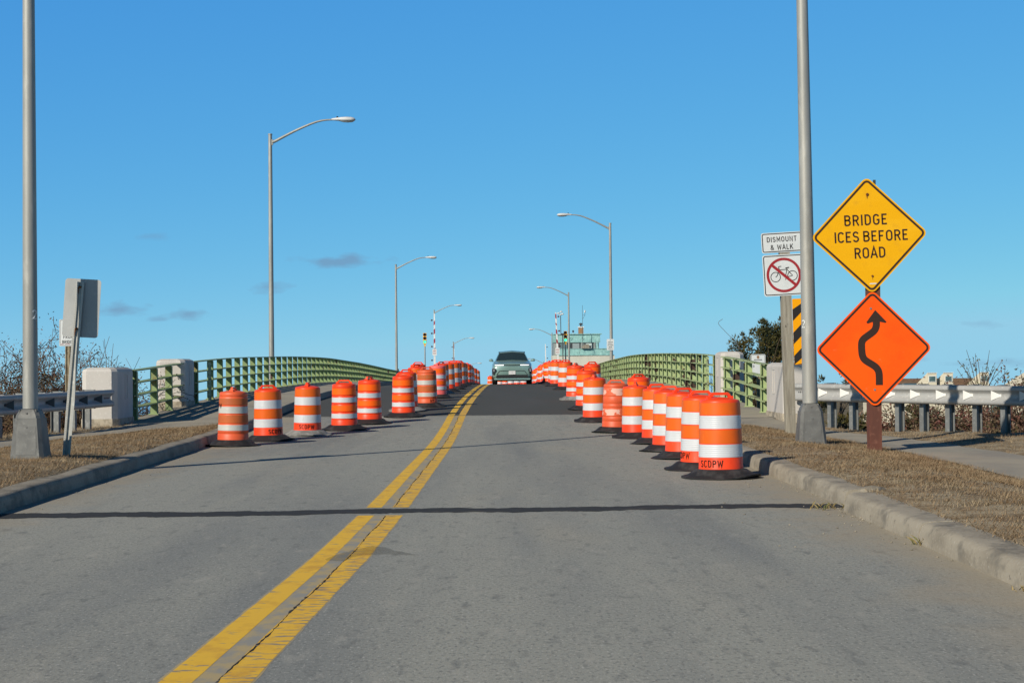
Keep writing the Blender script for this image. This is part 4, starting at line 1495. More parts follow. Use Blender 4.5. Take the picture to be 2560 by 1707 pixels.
# ------------------------------------------------------------------ oncoming car
def car(x, y):
    t = thing('oncoming_car', 'sage green compact crossover coming over the crest with daytime lights on', 'car', (x, y, road_z(y + 1)))
    t.rotation_euler.x = math.atan((road_z(y + 3.5) - road_z(y + .8)) / 2.7)
    ST = [
        (0.00, [(0, .30), (.50, .30), (.68, .40), (.76, .55), (.74, .72), (.68, .80), (.52, .865), (0, .885)]),
        (0.10, [(0, .23), (.66, .23), (.84, .36), (.885, .58), (.845, .79), (.78, .86), (.58, .925), (0, .945)]),
        (0.40, [(0, .20), (.76, .20), (.89, .36), (.912, .64), (.875, .86), (.81, .935), (.6, .99), (0, 1.015)]),
        (0.80, [(0, .20), (.76, .20), (.905, .36), (.915, .66), (.89, .91), (.815, 1.0), (.62, 1.045), (0, 1.07)]),
        (1.05, [(0, .20), (.76, .20), (.905, .36), (.915, .66), (.895, .93), (.805, 1.035), (.72, 1.085), (0, 1.115)]),
        (1.45, [(0, .20), (.76, .20), (.905, .36), (.915, .66), (.90, .95), (.80, 1.055), (.635, 1.30), (0, 1.335)]),
        (1.85, [(0, .20), (.76, .20), (.905, .36), (.915, .66), (.90, .96), (.80, 1.06), (.56, 1.485), (0, 1.535)]),
        (2.60, [(0, .20), (.76, .20), (.905, .36), (.915, .66), (.90, .97), (.80, 1.07), (.565, 1.535), (0, 1.585)]),
        (3.40, [(0, .20), (.76, .20), (.905, .36), (.915, .66), (.90, .98), (.80, 1.08), (.55, 1.49), (0, 1.535)]),
        (4.00, [(0, .22), (.74, .22), (.89, .38), (.905, .68), (.88, .98), (.78, 1.08), (.55, 1.30), (0, 1.33)]),
        (4.30, [(0, .30), (.66, .30), (.82, .42), (.86, .70), (.82, .94), (.72, 1.02), (.5, 1.06), (0, 1.08)]),
        (4.36, [(0, .38), (.56, .38), (.72, .48), (.76, .70), (.72, .88), (.64, .95), (.45, .98), (0, 1.0)]),
    ]
    sub = 4

    def interp(vals):
        out = []
        n = len(vals)
        for i in range(n - 1):
            p0, p1, p2, p3 = vals[max(i - 1, 0)], vals[i], vals[i + 1], vals[min(i + 2, n - 1)]
            for k in range(sub):
                f = k / sub
                out.append(.5 * ((2 * p1) + (p2 - p0) * f * .8 + (2 * p0 - 5 * p1 + 4 * p2 - p3) * f * f * .0 + (p2 - p1) * 0) if False else p1.lerp(p2, f * f * (3 - 2 * f) * .35 + f * .65))
        out.append(vals[-1])
        return out
    rows = []
    for yv, pr in ST:
        rows.append(interp([Vector((a, yv, b)) for a, b in pr]))
    cols = list(zip(*rows))
    cols = [catmull(list(c), 3) for c in cols]
    G = list(zip(*cols))                     # stations x profile
    full = []
    for r_ in G:
        full.append([Vector((-p.x, p.y, p.z)) for p in reversed(r_)] + [p for p in r_[1:]])
    paint = mat('car_sage_paint', (.20, .315, .285), .35, .2, .5, coat=.6)
    m_ = MB().grid(full)
    nc = len(full[0])
    m_.f.append(tuple(range(nc)))
    m_.f.append(tuple(range((len(full) - 1) * nc, len(full) * nc)))
    m_.m += [0, 0]
    m_.build('body', paint, t, smooth=45, fixn=True)
    glass = mat('car_glass', (.02, .034, .038), .06, 0, .6)
    dark = mat('car_dark_trim', (.018, .019, .02), .5, 0, .3)
    # windscreen: stations 1.05..1.85, profile P6..P7 both halves
    i0, i1 = 4 * 3, 5 * 3 + 2
    j6 = 6 * sub

    def off(p, dy=-.012, dz=.008):
        return (p.x, p.y + dy, p.z + dz)
    P = []
    for i in range(i0, i1 + 1):
        f = (i - i0) / (i1 - i0)
        row = [p for p in G[i][j6 - 1:]]
        P.append([off(Vector((-p.x * .985, p.y, p.z))) for p in row[::1]] + [off(Vector((p.x * .985, p.y, p.z))) for p in row[::-1][1:]])
    MB().grid(P).build('windscreen', glass, t, fixn=True)
    for s in (-1, 1):
        P = []
        for i in range(5 * 3, 9 * 3 - 1):
            row = G[i][5 * sub + 1:6 * sub]
            P.append([(s * (p.x + .008), p.y, p.z + .003) for p in row])
        MB().grid(P, flip=s > 0).build('side_window', glass, t, fixn=True)
        MB().tube([(s * .585, 1.75, 1.44), (s * .592, 2.2, 1.505), (s * .592, 3.0, 1.515), (s * .58, 3.5, 1.48)], .02, 6).build('roof_rail', dark, t)
        mi = MB()
        v_, f_ = rock((s * .965, 1.28, 1.115), (.125, .07, .062), 1)
        mi.add(v_, f_)
        mi.box((s * .86, 1.3, 1.06), (.12, .05, .03))
        mi.build('mirror', paint, t)
        # daytime light
        d_ = MB()
        pts = [(.375, -.012), (.50, .0), (.62, .028), (.71, .075), (.775, .125)]
        d_.grid([[(s * a, b - .012, .862), (s * a, b - .008, .897)] for a, b in pts])
        d_.build('daytime_light', mat('car_light', (.8, .8, .8), .3, emit=((1, .90, .93), 1.0)), t, fixn=True)
        h_ = MB()
        h_.add([(s * a, b - .06, c) for a, b, c in ((.775, .028, .735), (.885, .10, .735), (.905, .13, .60), (.895, .10, .47), (.825, .035, .46), (.735, .0, .62), (.74, .0, .70))], [(0, 1, 2, 3, 4, 5, 6)])
        ho = h_.build('headlamp', dark, t, smooth=0)
        MB().box((s * .815, -.03, .675), (.06, .03, .035)).box((s * .82, -.02, .61), (.06, .03, .03)).build('lamp_unit', mat('car_lamp_lens', (.4, .42, .45), .2), ho)
        for wy in (.87, 3.52):
            w_ = MB()
            w_.lathe([(.2, -.11), (.30, -.115), (.33, -.09), (.335, 0), (.33, .09), (.30, .115), (.2, .11)], 28)
            w_.v = [(s * .795 + p[2], wy + p[0], .335 + p[1]) for p in w_.v]
            wo = w_.build('wheel', mat('tyre', (.012, .012, .013), .8), t, fixn=True)
            r_ = MB()
            r_.lathe([(.205, 0), (.16, .012), (.03, .0), (0, .02)], 20)
            r_.v = [(s * (.795 + .10 + p[2]), wy + p[0], .335 + p[1]) for p in r_.v]
            r_.build('rim', mat('alloy', (.35, .36, .36), .35, .7), wo, fixn=True)
            a_ = MB()
            a_.lathe([(.345, 0), (.40, .0)], 24, a0=R(-5), a1=R(185))
            a_.v = [(s * (.921 + .002), wy + p[0], .335 + p[1]) for p in a_.v]
            a_.build('wheel_arch', dark, t, fixn=True)
    l_ = MB()
    l_.grid([[(a, b - .012, .858), (a, b - .008, .89)] for a, b in ((-.375, -.01), (-.2, -.016), (0, -.018), (.2, -.016), (.375, -.01))])
    l_.build('light_bar', dark, t, fixn=True)
    g_ = MB()
    g_.prism([(-.68, .44), (.68, .44), (.74, .33), (.70, .305), (-.70, .305), (-.74, .33)], -.012, .1)
    g_.build('lower_grille', dark, t, smooth=0, fixn=True)
    tr = MB()
    tr.ribbon([(-.70, .44), (-.57, .61), (-.50, .62), (.50, .62), (.57, .61), (.70, .44)], .022, -.014)
    tr.build('grille_trim', dark, t, smooth=0)
    p_ = MB()
    p_.prism(rrect(.305, .155, .012), -.028, -.015)
    po = p_.build('number_plate', mat('car_plate', (.62, .62, .60), .5), t, (0, 0, .535), smooth=0, fixn=True)
    p2 = MB()
    for k, w in enumerate((.03, .012, .05, .02, .025)):
        p2.box((-.1 + k * .048, -.029, 0), (w * .7, .002, .05))
    p2.build('plate_marks', mat('car_plate_marks', (.28, .27, .30), .6), po, smooth=0)
    ls = MB()
    ls.prism([(-.80, .285), (.80, .285), (.84, .25), (.78, .215), (-.78, .215), (-.84, .25)], .02, .2)
    ls.build('bumper_lip', paint, t, smooth=0, fixn=True)
    u_ = MB()
    u_.box((0, 2.1, .185), (1.45, 3.9, .06))
    u_.build('underbody', dark, t, smooth=0)
    st = MB()
    st.box((.56, 1.16, 1.135), (.2, .003, .03), Matrix.Rotation(R(-52), 3, 'X'))
    st.build('windscreen_sticker', mat('car_sticker', (.45, .65, .58), .5), t, smooth=0)
    mr = MB()
    mr.box((.0, 1.62, 1.385), (.06, .03, .025))
    mr.build('rear_view_mirror', mat('car_mirror_glint', (.6, .62, .58), .3), t, smooth=0)


car(.29, 72.3)


# ------------------------------------------------------------------ barrier gates, signals, control tower
def gate(x, y, zb, H, lean, label, lights, tops, side, plate=None, red=()):
    t = thing('barrier_gate', label, 'barrier gate', (x, y, zb), 0, 'raised bridge barrier gates')
    t.rotation_euler.y = R(lean)
    m_ = MB()
    cuts = sorted({0.0, H} | {c for r_ in red for c in r_})
    for z0, z1 in zip(cuts[:-1], cuts[1:]):
        mi = 1 if any(r_[0] - 1e-6 <= z0 and z1 <= r_[1] + 1e-6 for r_ in red) else 0
        w0, w1 = .11 - .05 * z0 / H, .11 - .05 * z1 / H
        vs_ = []
        for z_, w_ in ((z0, w0), (z1, w1)):
            sl = .07 if 0 < z_ < H else 0
            vs_ += [(-w_, -.02, z_ + sl * side), (w_, -.02, z_ - sl * side), (w_, .02, z_ - sl * side), (-w_, .02, z_ + sl * side)]
        m_.add(vs_, [(0, 1, 5, 4), (1, 2, 6, 5), (2, 3, 7, 6), (3, 0, 4, 7), (0, 3, 2, 1), (4, 5, 6, 7)], mi)
    m_.build('arm', [MT['arm_white'], MT['arm_red']], t, smooth=0)
    for z in lights:
        l_ = MB()
        l_.tube([(side * .12, 0, z), (side * .2, 0, z)], .03, 6)
        l_.tube([(side * .26, -.1, z), (side * .26, .1, z)], .085, 10)
        l_.build('warning_light', MT['lamp_red'], t)
    if plate:
        o = sign_plate(t, 'plate', rrect(.42, .62, .03), MT['arm_white'], (0, -.05, plate), 0)
        p_ = MB()
        for k in range(3):
            p_.box((-.12 + .12 * k, -.003, .12), (.05, .003, .14))
            p_.box((-.12 + .12 * k, -.003, -.12), (.05, .003, .12))
        p_.build('faded_print', MT['arm_red'], o, smooth=0)
    # drive cabinet behind the drums
    MB().box((-side * .1, .4, .5), (.6, .5, 1.0)).build('drive_cabinet', MT['cgrey'], t, smooth=0)
    return t


z_ = road_z(158) + .2
gate(-7.0, 158, z_, 7.35, 0.0, 'raised red and white striped gate arm on the left beside the traffic light', (2.75, 4.1, 5.4, 6.7), 0, -1, 3.55, ((3.8, 3.95), (4.44, 4.88), (5.36, 5.83), (6.25, 6.62)))
gate(5.22, 156, z_, 7.3, -2.3, 'leaning red and white striped gate arm before the control tower', (2.6, 4.0, 5.5, 6.9), 0, 1, 3.55, ((4.3, 4.67), (5.2, 5.64), (6.08, 6.25), (6.72, 7.16)))
gate(-7.93, 246, -2.6, 7.2, 0.0, 'far striped gate arm beside a lamp, top half showing above the left drums', (5.05, 6.75), 0, -1, None, ((4.4, 5.1), (6.5, 7.1)))
gate(6.1, 240, -3.3, 7.7, -.8, 'far plain white gate arm with dark lamps above the car mirror', (4.2, 5.6, 7.25), 0, 1)


def signal(x, y, zb, zc, label):
    t = thing('traffic_signal', label, 'traffic light', (x, y, zb), 0, 'green traffic signals on the bridge')
    MB().tube([(0, 0, 0), (0, 0, zc - .75)], [.07, .06], 12).build('pole', MT['pole'], t)
    h_ = MB()
    for k in (-1, 0, 1):
        h_.box((0, 0, zc + k * .35), (.34, .2, .345))
    h_.prism([(-.1, zc - .52), (.1, zc - .52), (.06, zc - .8), (-.06, zc - .8)], -.07, .07)
    ho = h_.build('housing', MT['sig_yel'], t, smooth=0, fixn=True)
    for k in (-1, 0, 1):
        MB().tube([(0, -.1, zc + k * .35), (0, -.115, zc + k * .35)], .145, 18).build('lens', MT['lens_green'] if k == -1 else MT['lens_dark'], ho)
        v_ = MB()
        v_.lathe([(.155, 0), (.155, .2)], 16, a0=R(-20), a1=R(200))
        v_.v = [(p[0], -.1 - p[2], zc + k * .35 + p[1]) for p in v_.v]
        v_.build('visor', MT['sig_yel'], ho)
    return t


signal(-7.95, 158, z_, 4.05 - z_ + .02, 'yellow traffic light showing green left of the striped gate arm')
signal(5.9, 157, z_, 4.12 - z_, 'yellow traffic light showing green in front of the control tower')

tw = thing('control_tower', 'bridge control tower with green copper bands, three windows and cream lower wall', 'building', (0, 196, 0))
MB().box((8.8, 5, 2.9), (5.55, 6, 4.4)).build('upper_storey', MT['cgrey'], tw, smooth=0)
m_ = MB()
m_.box((8.85, 5, 4.55), (5.75, 6.3, 1.0))
m_.box((8.95, 5, 5.09), (6.0, 6.6, .09))
for k in range(3):
    m_.box((6.25, 1.83, 4.25 + .28 * k), (.6, .03, .05))
    m_.box((11.4, 1.83, 4.25 + .28 * k), (.6, .03, .05))
for u in (8.1, 9.55):
    m_.lathe([(.17, 0), (.17, .03), (.12, .03), (.12, 0)], 14)
    for i in range(len(m_.v) - 56, len(m_.v)):
        p = m_.v[i]
        m_.v[i] = (u + p[0], 1.83 - p[2], 4.55 + p[1])
m_.build('copper_cornice', MT['copper'], tw, smooth=0, fixn=True)
for (x0, x1, bl) in ((6.55, 7.75, 'pane'), (8.1, 9.25, 'blind_dark'), (9.75, 10.85, 'blind')):
    f_ = MB()
    f_.box(((x0 + x1) / 2, 1.97, 3.42), (x1 - x0, .08, 1.3))
    fo = f_.build('window', MT['metal_dk'], tw, smooth=0)
    MB().box(((x0 + x1) / 2 + .05, 1.92, 3.52), (x1 - x0 - .3, .04, .85)).build('upper_pane', MT[bl], fo, smooth=0)
    MB().box(((x0 + x1) / 2 + .05, 1.92, 2.92), (x1 - x0 - .3, .04, .26)).build('lower_pane', MT['pane' if bl != 'blind' else 'blind'], fo, smooth=0)
for u in (7.92, 9.45, 11.05):
    MB().box((u, 1.93, 3.4), (.18, .12, 1.36)).build('mullion', MT['cgrey'], tw, smooth=0)
MB().box((11.35, 1.95, 3.4), (.3, .1, 1.4)).box((11.1, 1.94, 3.4), (.1, .12, 1.4)).build('corner_pilaster', MT['copper'], tw, smooth=0)
m_ = MB()
m_.box((9.9, .6, 2.88), (6.6, .3, .7))
m_.box((9.9, .58, 3.26), (6.75, .4, .07))
m_.box((9.9, .58, 2.5), (6.75, .4, .09))
for u in (8.9, 10.7):
    m_.box((u, .43, 2.88), (.4, .04, .34))
m_.build('copper_parapet', MT['copper'], tw, smooth=0)
MB().box((9.6, 4, -3.4), (7.6, 7, 11.7)).build('lower_wall', MT['cream'], tw, smooth=0)
m_ = MB()
m_.box((9.45, 4, 5.5), (.62, .62, .85))
co = m_.build('chimney', MT['brick'], tw, smooth=0)
MB().box((9.45, 4, 5.98), (.75, .75, .12)).build('chimney_cap', MT['trimw'], co, smooth=0)
MB().lathe([(.1, 0), (.1, .25), (.25, .27), (.25, .32), (.12, .45), (0, .48)], 12, (9.45, 4, 6.04)).build('chimney_cowl', MT['metal_dk'], co)
# roof mounted gear
t = thing('radio_mast', 'thin radio mast with a small sensor in front of the tower chimney', 'antenna', (9.5, 196.45, 3.3))
MB().tube([(0, 0, 0), (0, 0, 5.3)], [.035, .02], 6).build('mast', MT['metal_dk'], t)
m_ = MB()
m_.tube([(0, 0, 3.6), (.3, 0, 4.1), (.3, 0, 4.35)], .02, 5)
m_.tube([(0, 0, 4.1), (.3, 0, 4.1)], .015, 5)
m_.build('bracket', MT['metal_dk'], t)
MB().lathe([(0, -.15), (.09, -.1), (.1, .1), (.05, .18), (0, .2)], 10, (.3, 0, 4.5)).build('sensor', MT['lum'], t)
t = thing('roof_camera', 'small dark camera standing on the tower roof edge', 'camera', (8.42, 198.5, 5.13))
MB().tube([(0, 0, 0), (0, 0, .2)], .05, 6).build('stand', MT['lum'], t)
MB().box((0, 0, .32), (.22, .3, .24)).build('housing', MT['metal_dk'], t, smooth=0)
t = thing('floodlight_mast', 'dark mast with a cluster of pale floodlights at the tower corner', 'floodlight', (6.35, 185, -1))
m_ = MB()
m_.tube([(.3, 0, 0), (.28, 0, 5.8)], .06, 6)
m_.box((.22, 0, 5.85), (.35, .25, .22))
m_.tube([(.08, 0, 5.85), (.06, 0, 8.0)], .05, 6)
m_.build('mast', MT['metal_dk'], t)
for (u, v) in ((-.18, .1), (.12, .28), (.05, -.05), (.28, .02)):
    MB().lathe([(.05, .12), (.17, 0), (.15, -.05), (0, -.07)], 12, (u, -.1, 8.15 + v)).build('floodlight', MT['lum'], t)
t = thing('horn_unit', 'grey weathered horn unit resting on the tower parapet', 'horn', (9.8, 196.2, 3.3))
m_ = MB()
m_.prism([(-.45, 0), (-.4, .28), (.1, .5), (.42, .52), (.5, .15), (.4, 0)], -.15, .15)
m_.build('casing', MT['wood'], t, smooth=0, fixn=True)
MB().box((.6, 0, .18), (.25, .28, .32)).build('mount', MT['metal_dk'], t, smooth=0)

# ------------------------------------------------------------------ houses beyond the right guardrail
hs = thing('shingled_house', 'cream house with brown shingle roof and three wedge dormers beyond the guardrail', 'house', (58.4, 200, -6.9))
hs.rotation_euler.z = R(0)
MB().box((-4.6, 6, 2.4), (13.6, 9, 4.8)).build('wall', MT['wall'], hs, smooth=0)
m_ = MB()
P = [(-12.0, 1.0, 4.7), (2.6, 1.0, 4.7), (1.9, 6, 6.05), (-10.6, 6, 6.05), (-12.0, 11, 4.7), (2.6, 11, 4.7)]
m_.add(P, [(0, 1, 2, 3), (3, 2, 5, 4), (0, 3, 4), (1, 5, 2)])
ro = m_.build('roof', MT['roof'], hs, smooth=0, fixn=True)


def dormer(u):
    m_ = MB()
    w, h0, h1 = 1.15, 5.05, 6.8
    m_.add([(u - w / 2, .6, h0), (u + w / 2, .6, h0), (u + w / 2, .6, h1), (u - w / 2, .6, h1), (u - w / 2 - 1.05, 3.2, h0), (u + w / 2 - 1.05, 3.2, h0)],
           [(0, 1, 2, 3), (0, 3, 4), (1, 5, 2), (3, 2, 5, 4), (0, 4, 5, 1)])
    d_ = m_.build('dormer', MT['wall'], ro, smooth=0, fixn=True)
    k_ = MB()
    k_.box((u, .57, 6.8), (w + .12, .14, .07))
    k_.box((u, .565, 6.05), (.95, .05, .8))
    k_.build('dormer_frame', MT['trimw'], ro, smooth=0)
    MB().box((u + .0, .53, 6.05), (.78, .03, .64)).build('dormer_window', MT['win'], ro, smooth=0)


for u in (-4.9, -2.85, 1.65):
    dormer(u)
m_ = MB()
for k in range(2):
    m_.box((-9.6 + k * 2.6, 2.6, 5.28), (2.0, 1.4, .05), Matrix.Rotation(R(15), 3, 'X'))
m_.build('solar_panel', MT['win'], ro, smooth=0)
m_ = MB()
m_.box((3.7, 2.6, 1.4), (2.6, 2.2, 2.6))
m_.build('porch', MT['win'], hs, smooth=0)
m_ = MB()
for k in range(14):
    m_.box((2.5 + k * .2, 1.2, .55), (.05, .05, .9))
m_.box((3.8, 1.2, 1.02), (2.7, .07, .08))
for u in (2.5, 5.1):
    m_.box((u, 1.2, 1.4), (.12, .12, 2.8))
m_.build('porch_railing', MT['trimw'], hs, smooth=0)
h2 = thing('gabled_house', 'cream gabled house cut off at the right edge beyond the guardrail', 'house', (65.7, 196, -6.9))
m_ = MB()
m_.prism([(-3.0, 0), (6, 0), (6, 4.9), (2.6, 7.6), (-3.0, 4.3)], 0, 9)
m_.build('wall', MT['wall'], h2, smooth=0, fixn=True)
m_ = MB()
m_.add([(-3.3, -.3, 4.2), (2.6, -.3, 7.72), (2.6, 9.3, 7.72), (-3.3, 9.3, 4.2), (6.3, -.3, 4.7), (6.3, 9.3, 4.7)], [(0, 1, 2, 3), (1, 4, 5, 2)])
m_.build('roof', MT['wall'], h2, smooth=0)
MB().box((.6, -.03, 3.0), (1.1, .06, 1.3)).build('window', MT['win'], h2, smooth=0)


# ------------------------------------------------------------------ vegetation
def grow(m_, p, d, L, r, depth, rg, spread, droop=0.0, minr=.003, tips=None, seg=4, wig=.25):
    pts = [Vector(p)]
    dd = Vector(d).normalized()
    for k in range(seg):
        dd = (dd + Vector((rg.uniform(-1, 1), rg.uniform(-1, 1), rg.uniform(-1, 1) - droop)) * wig * .5).normalized()
        pts.append(pts[-1] + dd * (L / seg))
    rad = [max(minr, r * (1 - .6 * k / seg)) for k in range(seg + 1)]
    m_.tube(pts, rad, 3 if r < .02 else 6, False)
    if tips is not None and depth <= 1:
        tips.append((pts[-1].copy(), dd.copy()))
        tips.append((pts[seg // 2].copy(), dd.copy()))
    if depth > 0:
        n = rg.randint(2, 4)
        for k in range(n):
            i = rg.randint(1, seg)
            nd = (dd + Vector((rg.uniform(-1, 1), rg.uniform(-1, 1), rg.uniform(-.6, 1))) * spread).normalized()
            grow(m_, pts[i], nd, L * rg.uniform(.4, .72), rad[i] * .7, depth - 1, rg, spread, droop, minr, tips, seg, wig)


def leaves(tips, rg, n, size, jitter):
    m_ = MB()
    for p, d in tips:
        for k in range(n):
            c = p + Vector((rg.gauss(0, jitter), rg.gauss(0, jitter), rg.gauss(0, jitter)))
            a = Vector((rg.uniform(-1, 1), rg.uniform(-1, 1), rg.uniform(-1, 1))).normalized()
            b = a.cross(Vector((rg.uniform(-1, 1), rg.uniform(-1, 1), rg.uniform(-1, 1)))).normalized()
            s = size * rg.uniform(.6, 1.4)
            m_.add([c - a * s, c + b * s * .45, c + a * s, c - b * s * .45], [(0, 1, 2, 3)])
    return m_


def shrub(name, loc, h, w, n, depth, label, cat, seed, leaf=None, nleaf=1, lsize=.03, jit=.05, group=None, up=1.2, droop=.1, spread=.9, minr=.0045, r0=.022, wig=.3):
    rg = random.Random(seed)
    t = thing(name, label, cat, loc, 0, group)
    m_ = MB()
    tips = []
    for k in range(n):
        a = rg.uniform(0, 6.28)
        q = rg.random() ** .5
        p = (math.cos(a) * w * q * .6, math.sin(a) * w * q * .45, -.1)
        d = (math.cos(a) * q * w * .45, math.sin(a) * q * .4, up)
        grow(m_, p, d, h * rg.uniform(.42, .7), r0 * rg.uniform(.7, 1.2), depth, rg, spread, droop, minr, tips, 4, wig)
    m_.build('stems', MT['twig'], t, smooth=0)
    if leaf:
        leaves(tips, rg, nleaf, lsize, jit).build('foliage', MT[leaf], t, smooth=0)
    return t


SG = 'bare scrub behind the left guardrail'
for x, y, z, h, w, n, lab, sd in (
        (-14.6, 39, -2.1, 4.1, 2.0, 74, 'tangled bare shrub at the left edge of the view behind the guardrail', 21),
        (-13.3, 38.5, -2.0, 3.9, 1.8, 74, 'tangled reddish bare shrub just behind the left lamp pole', 22),
        (-12.1, 39.5, -2.0, 4.1, 1.7, 74, 'dense bare shrub between the left lamp pole and the white notice', 23),
        (-11.0, 40, -1.9, 3.8, 1.1, 60, 'dense bare shrub right behind the white FROM BRIDGE notice', 24),
        (-13.2, 35.2, -1.9, 2.5, 1.7, 40, 'low bare shrub showing between the left guardrail posts', 25),
        (-11.2, 35.8, -1.5, 2.0, 1.2, 36, 'low bare shrub under the leaning sign behind the guardrail', 26)):
    shrub('bare_shrub', (x, y, z), h, w, n, 3, lab, 'shrub', sd, 'berry', 5, .03, .10, SG, spread=1.05, droop=.28, minr=.008, r0=.028, wig=.55, up=1.15)
# the spiky upright sapling
rg = random.Random(40)
t = thing('spiky_sapling', 'leafless sapling fanning long straight shoots beside the left pylon', 'shrub', (-9.75, 38.5, -1.5), 0)
m_ = MB()
tips = []
for k in range(24):
    a = R(rg.uniform(-15, 80))
    d = Vector((math.sin(a), rg.uniform(-.3, .3), math.cos(a)))
    c = Vector((rg.uniform(-.35, .25), rg.uniform(-.2, .2), rg.uniform(1.6, 2.6)))
    L = rg.uniform(.6, 1.35)
    mid = c + d * L * .5 + Vector((.06, 0, -.05))
    tip = c + d * L + Vector((0, 0, .18))
    m_.tube([c, mid, tip], [.012, .009, .005], 3, False)
    for j in range(3):
        b0 = c.lerp(tip, rg.uniform(.3, .8))
        m_.tube([b0, b0 + Vector((rg.uniform(-.2, .3), rg.uniform(-.1, .1), rg.uniform(.0, .3)))], [.006, .004], 3, False)
for k in range(6):
    grow(m_, (rg.uniform(-.4, .2), rg.uniform(-.2, .2), -.3), (rg.uniform(-.2, .3), 0, 1), 2.2, .035, 2, rg, .7, 0, .006, tips)
for x0, hgt in ((-1.15, 4.4), (-1.0, 3.6)):
    m_.tube([(x0 - .25, 0, 1.5), (x0 - .08, 0, 2.9), (x0 + .03, 0, hgt - .5)], [.015, .011, .005], 3, False)
m_.build('stems', MT['twig'], t, smooth=0)
leaves(tips, rg, 5, .03, .09).build('foliage', MT['leaf'], t, smooth=0)


def juniper(loc, h, w, label, seed, nclump=46, trunk=True, lean=0.3):
    rg = random.Random(seed)
    t = thing('juniper_tree', label, 'tree', loc, 0, 'dark junipers by the right railing')
    m_ = MB()
    m_.tube([(0, 0, -.5), (.08, 0, h * .4), (lean * .5, 0, h * .9)], [.12, .08, .02], 7)
    cl = []
    for k in range(nclump):
        f = rg.random() ** .8
        z = h * (.12 + .86 * f)
        rr = w * (1 - f * .75) * rg.uniform(.35, 1.0)
        a = rg.uniform(0, 6.28)
        c = Vector((math.cos(a) * rr + lean * f, math.sin(a) * rr * .8, z))
        m_.tube([(lean * f * .4, 0, z * .8), c], [.02, .008], 4, False)
        cl.append((c, rg.uniform(.12, .34) * min(w, 1.4) / 1.2))
        tip = c + Vector((rg.uniform(-.25, .25), rg.uniform(-.2, .2), rg.uniform(.2, .5)))
        cl.append((tip, rg.uniform(.06, .12)))
    m_.build('trunk', MT['twig'], t)
    l_ = MB()
    for c, r_ in cl:
        for k in range(int(150 * (r_ / .3) ** 2) + 30):
            o = Vector((rg.gauss(0, 1), rg.gauss(0, 1), rg.gauss(0, .9)))
            o = o.normalized() * r_ * rg.random() ** .5
            d = (o.normalized() + Vector((0, 0, .9)) + Vector((rg.uniform(-.5, .5), rg.uniform(-.5, .5), 0))).normalized()
            s = rg.uniform(.06, .13)
            sd = d.cross(Vector((rg.uniform(-1, 1), rg.uniform(-1, 1), .2))).normalized() * s * .22
            p = c + o
            l_.add([p - sd, p + sd, p + d * s], [(0, 1, 2)])
    l_.build('crown', MT['juniper'], t, smooth=0)
    return t


juniper((9.25, 58, -2.6), 5.25, 1.9, 'broad dark juniper with bare vines behind the right pylons', 51, 92, lean=.45)
juniper((8.35, 56, -2.6), 4.85, 1.35, 'shaggy juniper half bare, left of the broad one behind the pylons', 52, 46, lean=.1)
juniper((7.6, 41, -2.4), 2.5, .8, 'low dark juniper showing through the right railing bay', 53, 34, lean=.1)
juniper((8.5, 38.5, -2.2), 2.1, .9, 'low juniper behind the guardrail right of the lamp base', 54, 36, lean=0)
juniper((10.2, 52.5, -3.0), 4.1, .55, 'small juniper tip peeping between the lamp pole and orange sign', 55, 22, lean=.15)
juniper((11.0, 53.5, -3.0), 3.9, .5, 'wind-bent juniper tip just left of the orange sign', 56, 18, lean=.5)
juniper((9.6, 37.2, -1.9), 1.9, .8, 'low juniper behind the guardrail left of the brown post', 57, 30, lean=0)
# curling bare vines over the junipers
rg = random.Random(60)
t = thing('bare_vine', 'curling bare vine rising above the junipers behind the right railing', 'vine', (8.6, 55.5, -2.6))
m_ = MB()
m_.tube(catmull([(-.4, 0, 2.5), (-.3, 0, 3.9), (-.5, 0, 4.6), (-.95, 0, 5.1), (-1.2, 0, 5.4), (-1.05, 0, 5.55)], 5), .008, 3, False)
m_.tube(catmull([(.5, 0, 2.5), (.75, 0, 4.3), (1.1, 0, 5.1), (1.6, 0, 5.3), (1.95, 0, 5.2), (1.9, 0, 4.95), (1.6, 0, 4.85)], 5), .008, 3, False)
m_.tube(catmull([(-1.4, 0, 3.2), (-2.0, 0, 3.6), (-2.8, 0, 3.68)], 5), .008, 3, False)
for k in range(16):
    grow(m_, (rg.uniform(-1.1, .5), rg.uniform(-.3, .3), 1.2), (rg.uniform(-.3, .3), 0, 1), rg.uniform(1.6, 2.2), .022, 2, rg, .8, 0, .006)
m_.build('stems', MT['twig'], t, smooth=0)
# thin shrub in front of the house
rg = random.Random(70)
t = thing('wispy_shrub', 'wispy thin stemmed shrub with few leaves in front of the dormers', 'shrub', (13.2, 44.5, -2.0))
m_ = MB()
tips = []
for k in range(6):
    m_.tube([(rg.uniform(-.3, .3), rg.uniform(-.2, .2), -.5), (rg.uniform(-.2, .2), rg.uniform(-.2, .2), 1.2), (rg.uniform(-.12, .12), rg.uniform(-.1, .1), 2.5)], [.025, .02, .014], 4, False)
for k in range(22):
    a = R(-36 + 74 * (k + rg.random()) / 22)
    L = rg.uniform(.85, 1.42) * (1 - abs(a) * .2)
    b = Vector((rg.uniform(-.15, .15), rg.uniform(-.15, .15), rg.uniform(2.1, 2.5)))
    d = Vector((math.sin(a), rg.uniform(-.2, .2), math.cos(a)))
    p1, p2 = b + d * L * .55 + Vector((0, 0, .08)), b + d * L
    m_.tube([b, p1, p2], [.013, .010, .006], 3, False)
    for j in range(3):
        q = p1.lerp(p2, rg.uniform(0, 1))
        tips.append((q, d))
for k in range(40):
    tips.append((Vector((rg.gauss(-.05, .22), rg.gauss(0, .15), rg.uniform(2.3, 2.95))), Vector((0, 0, 1))))
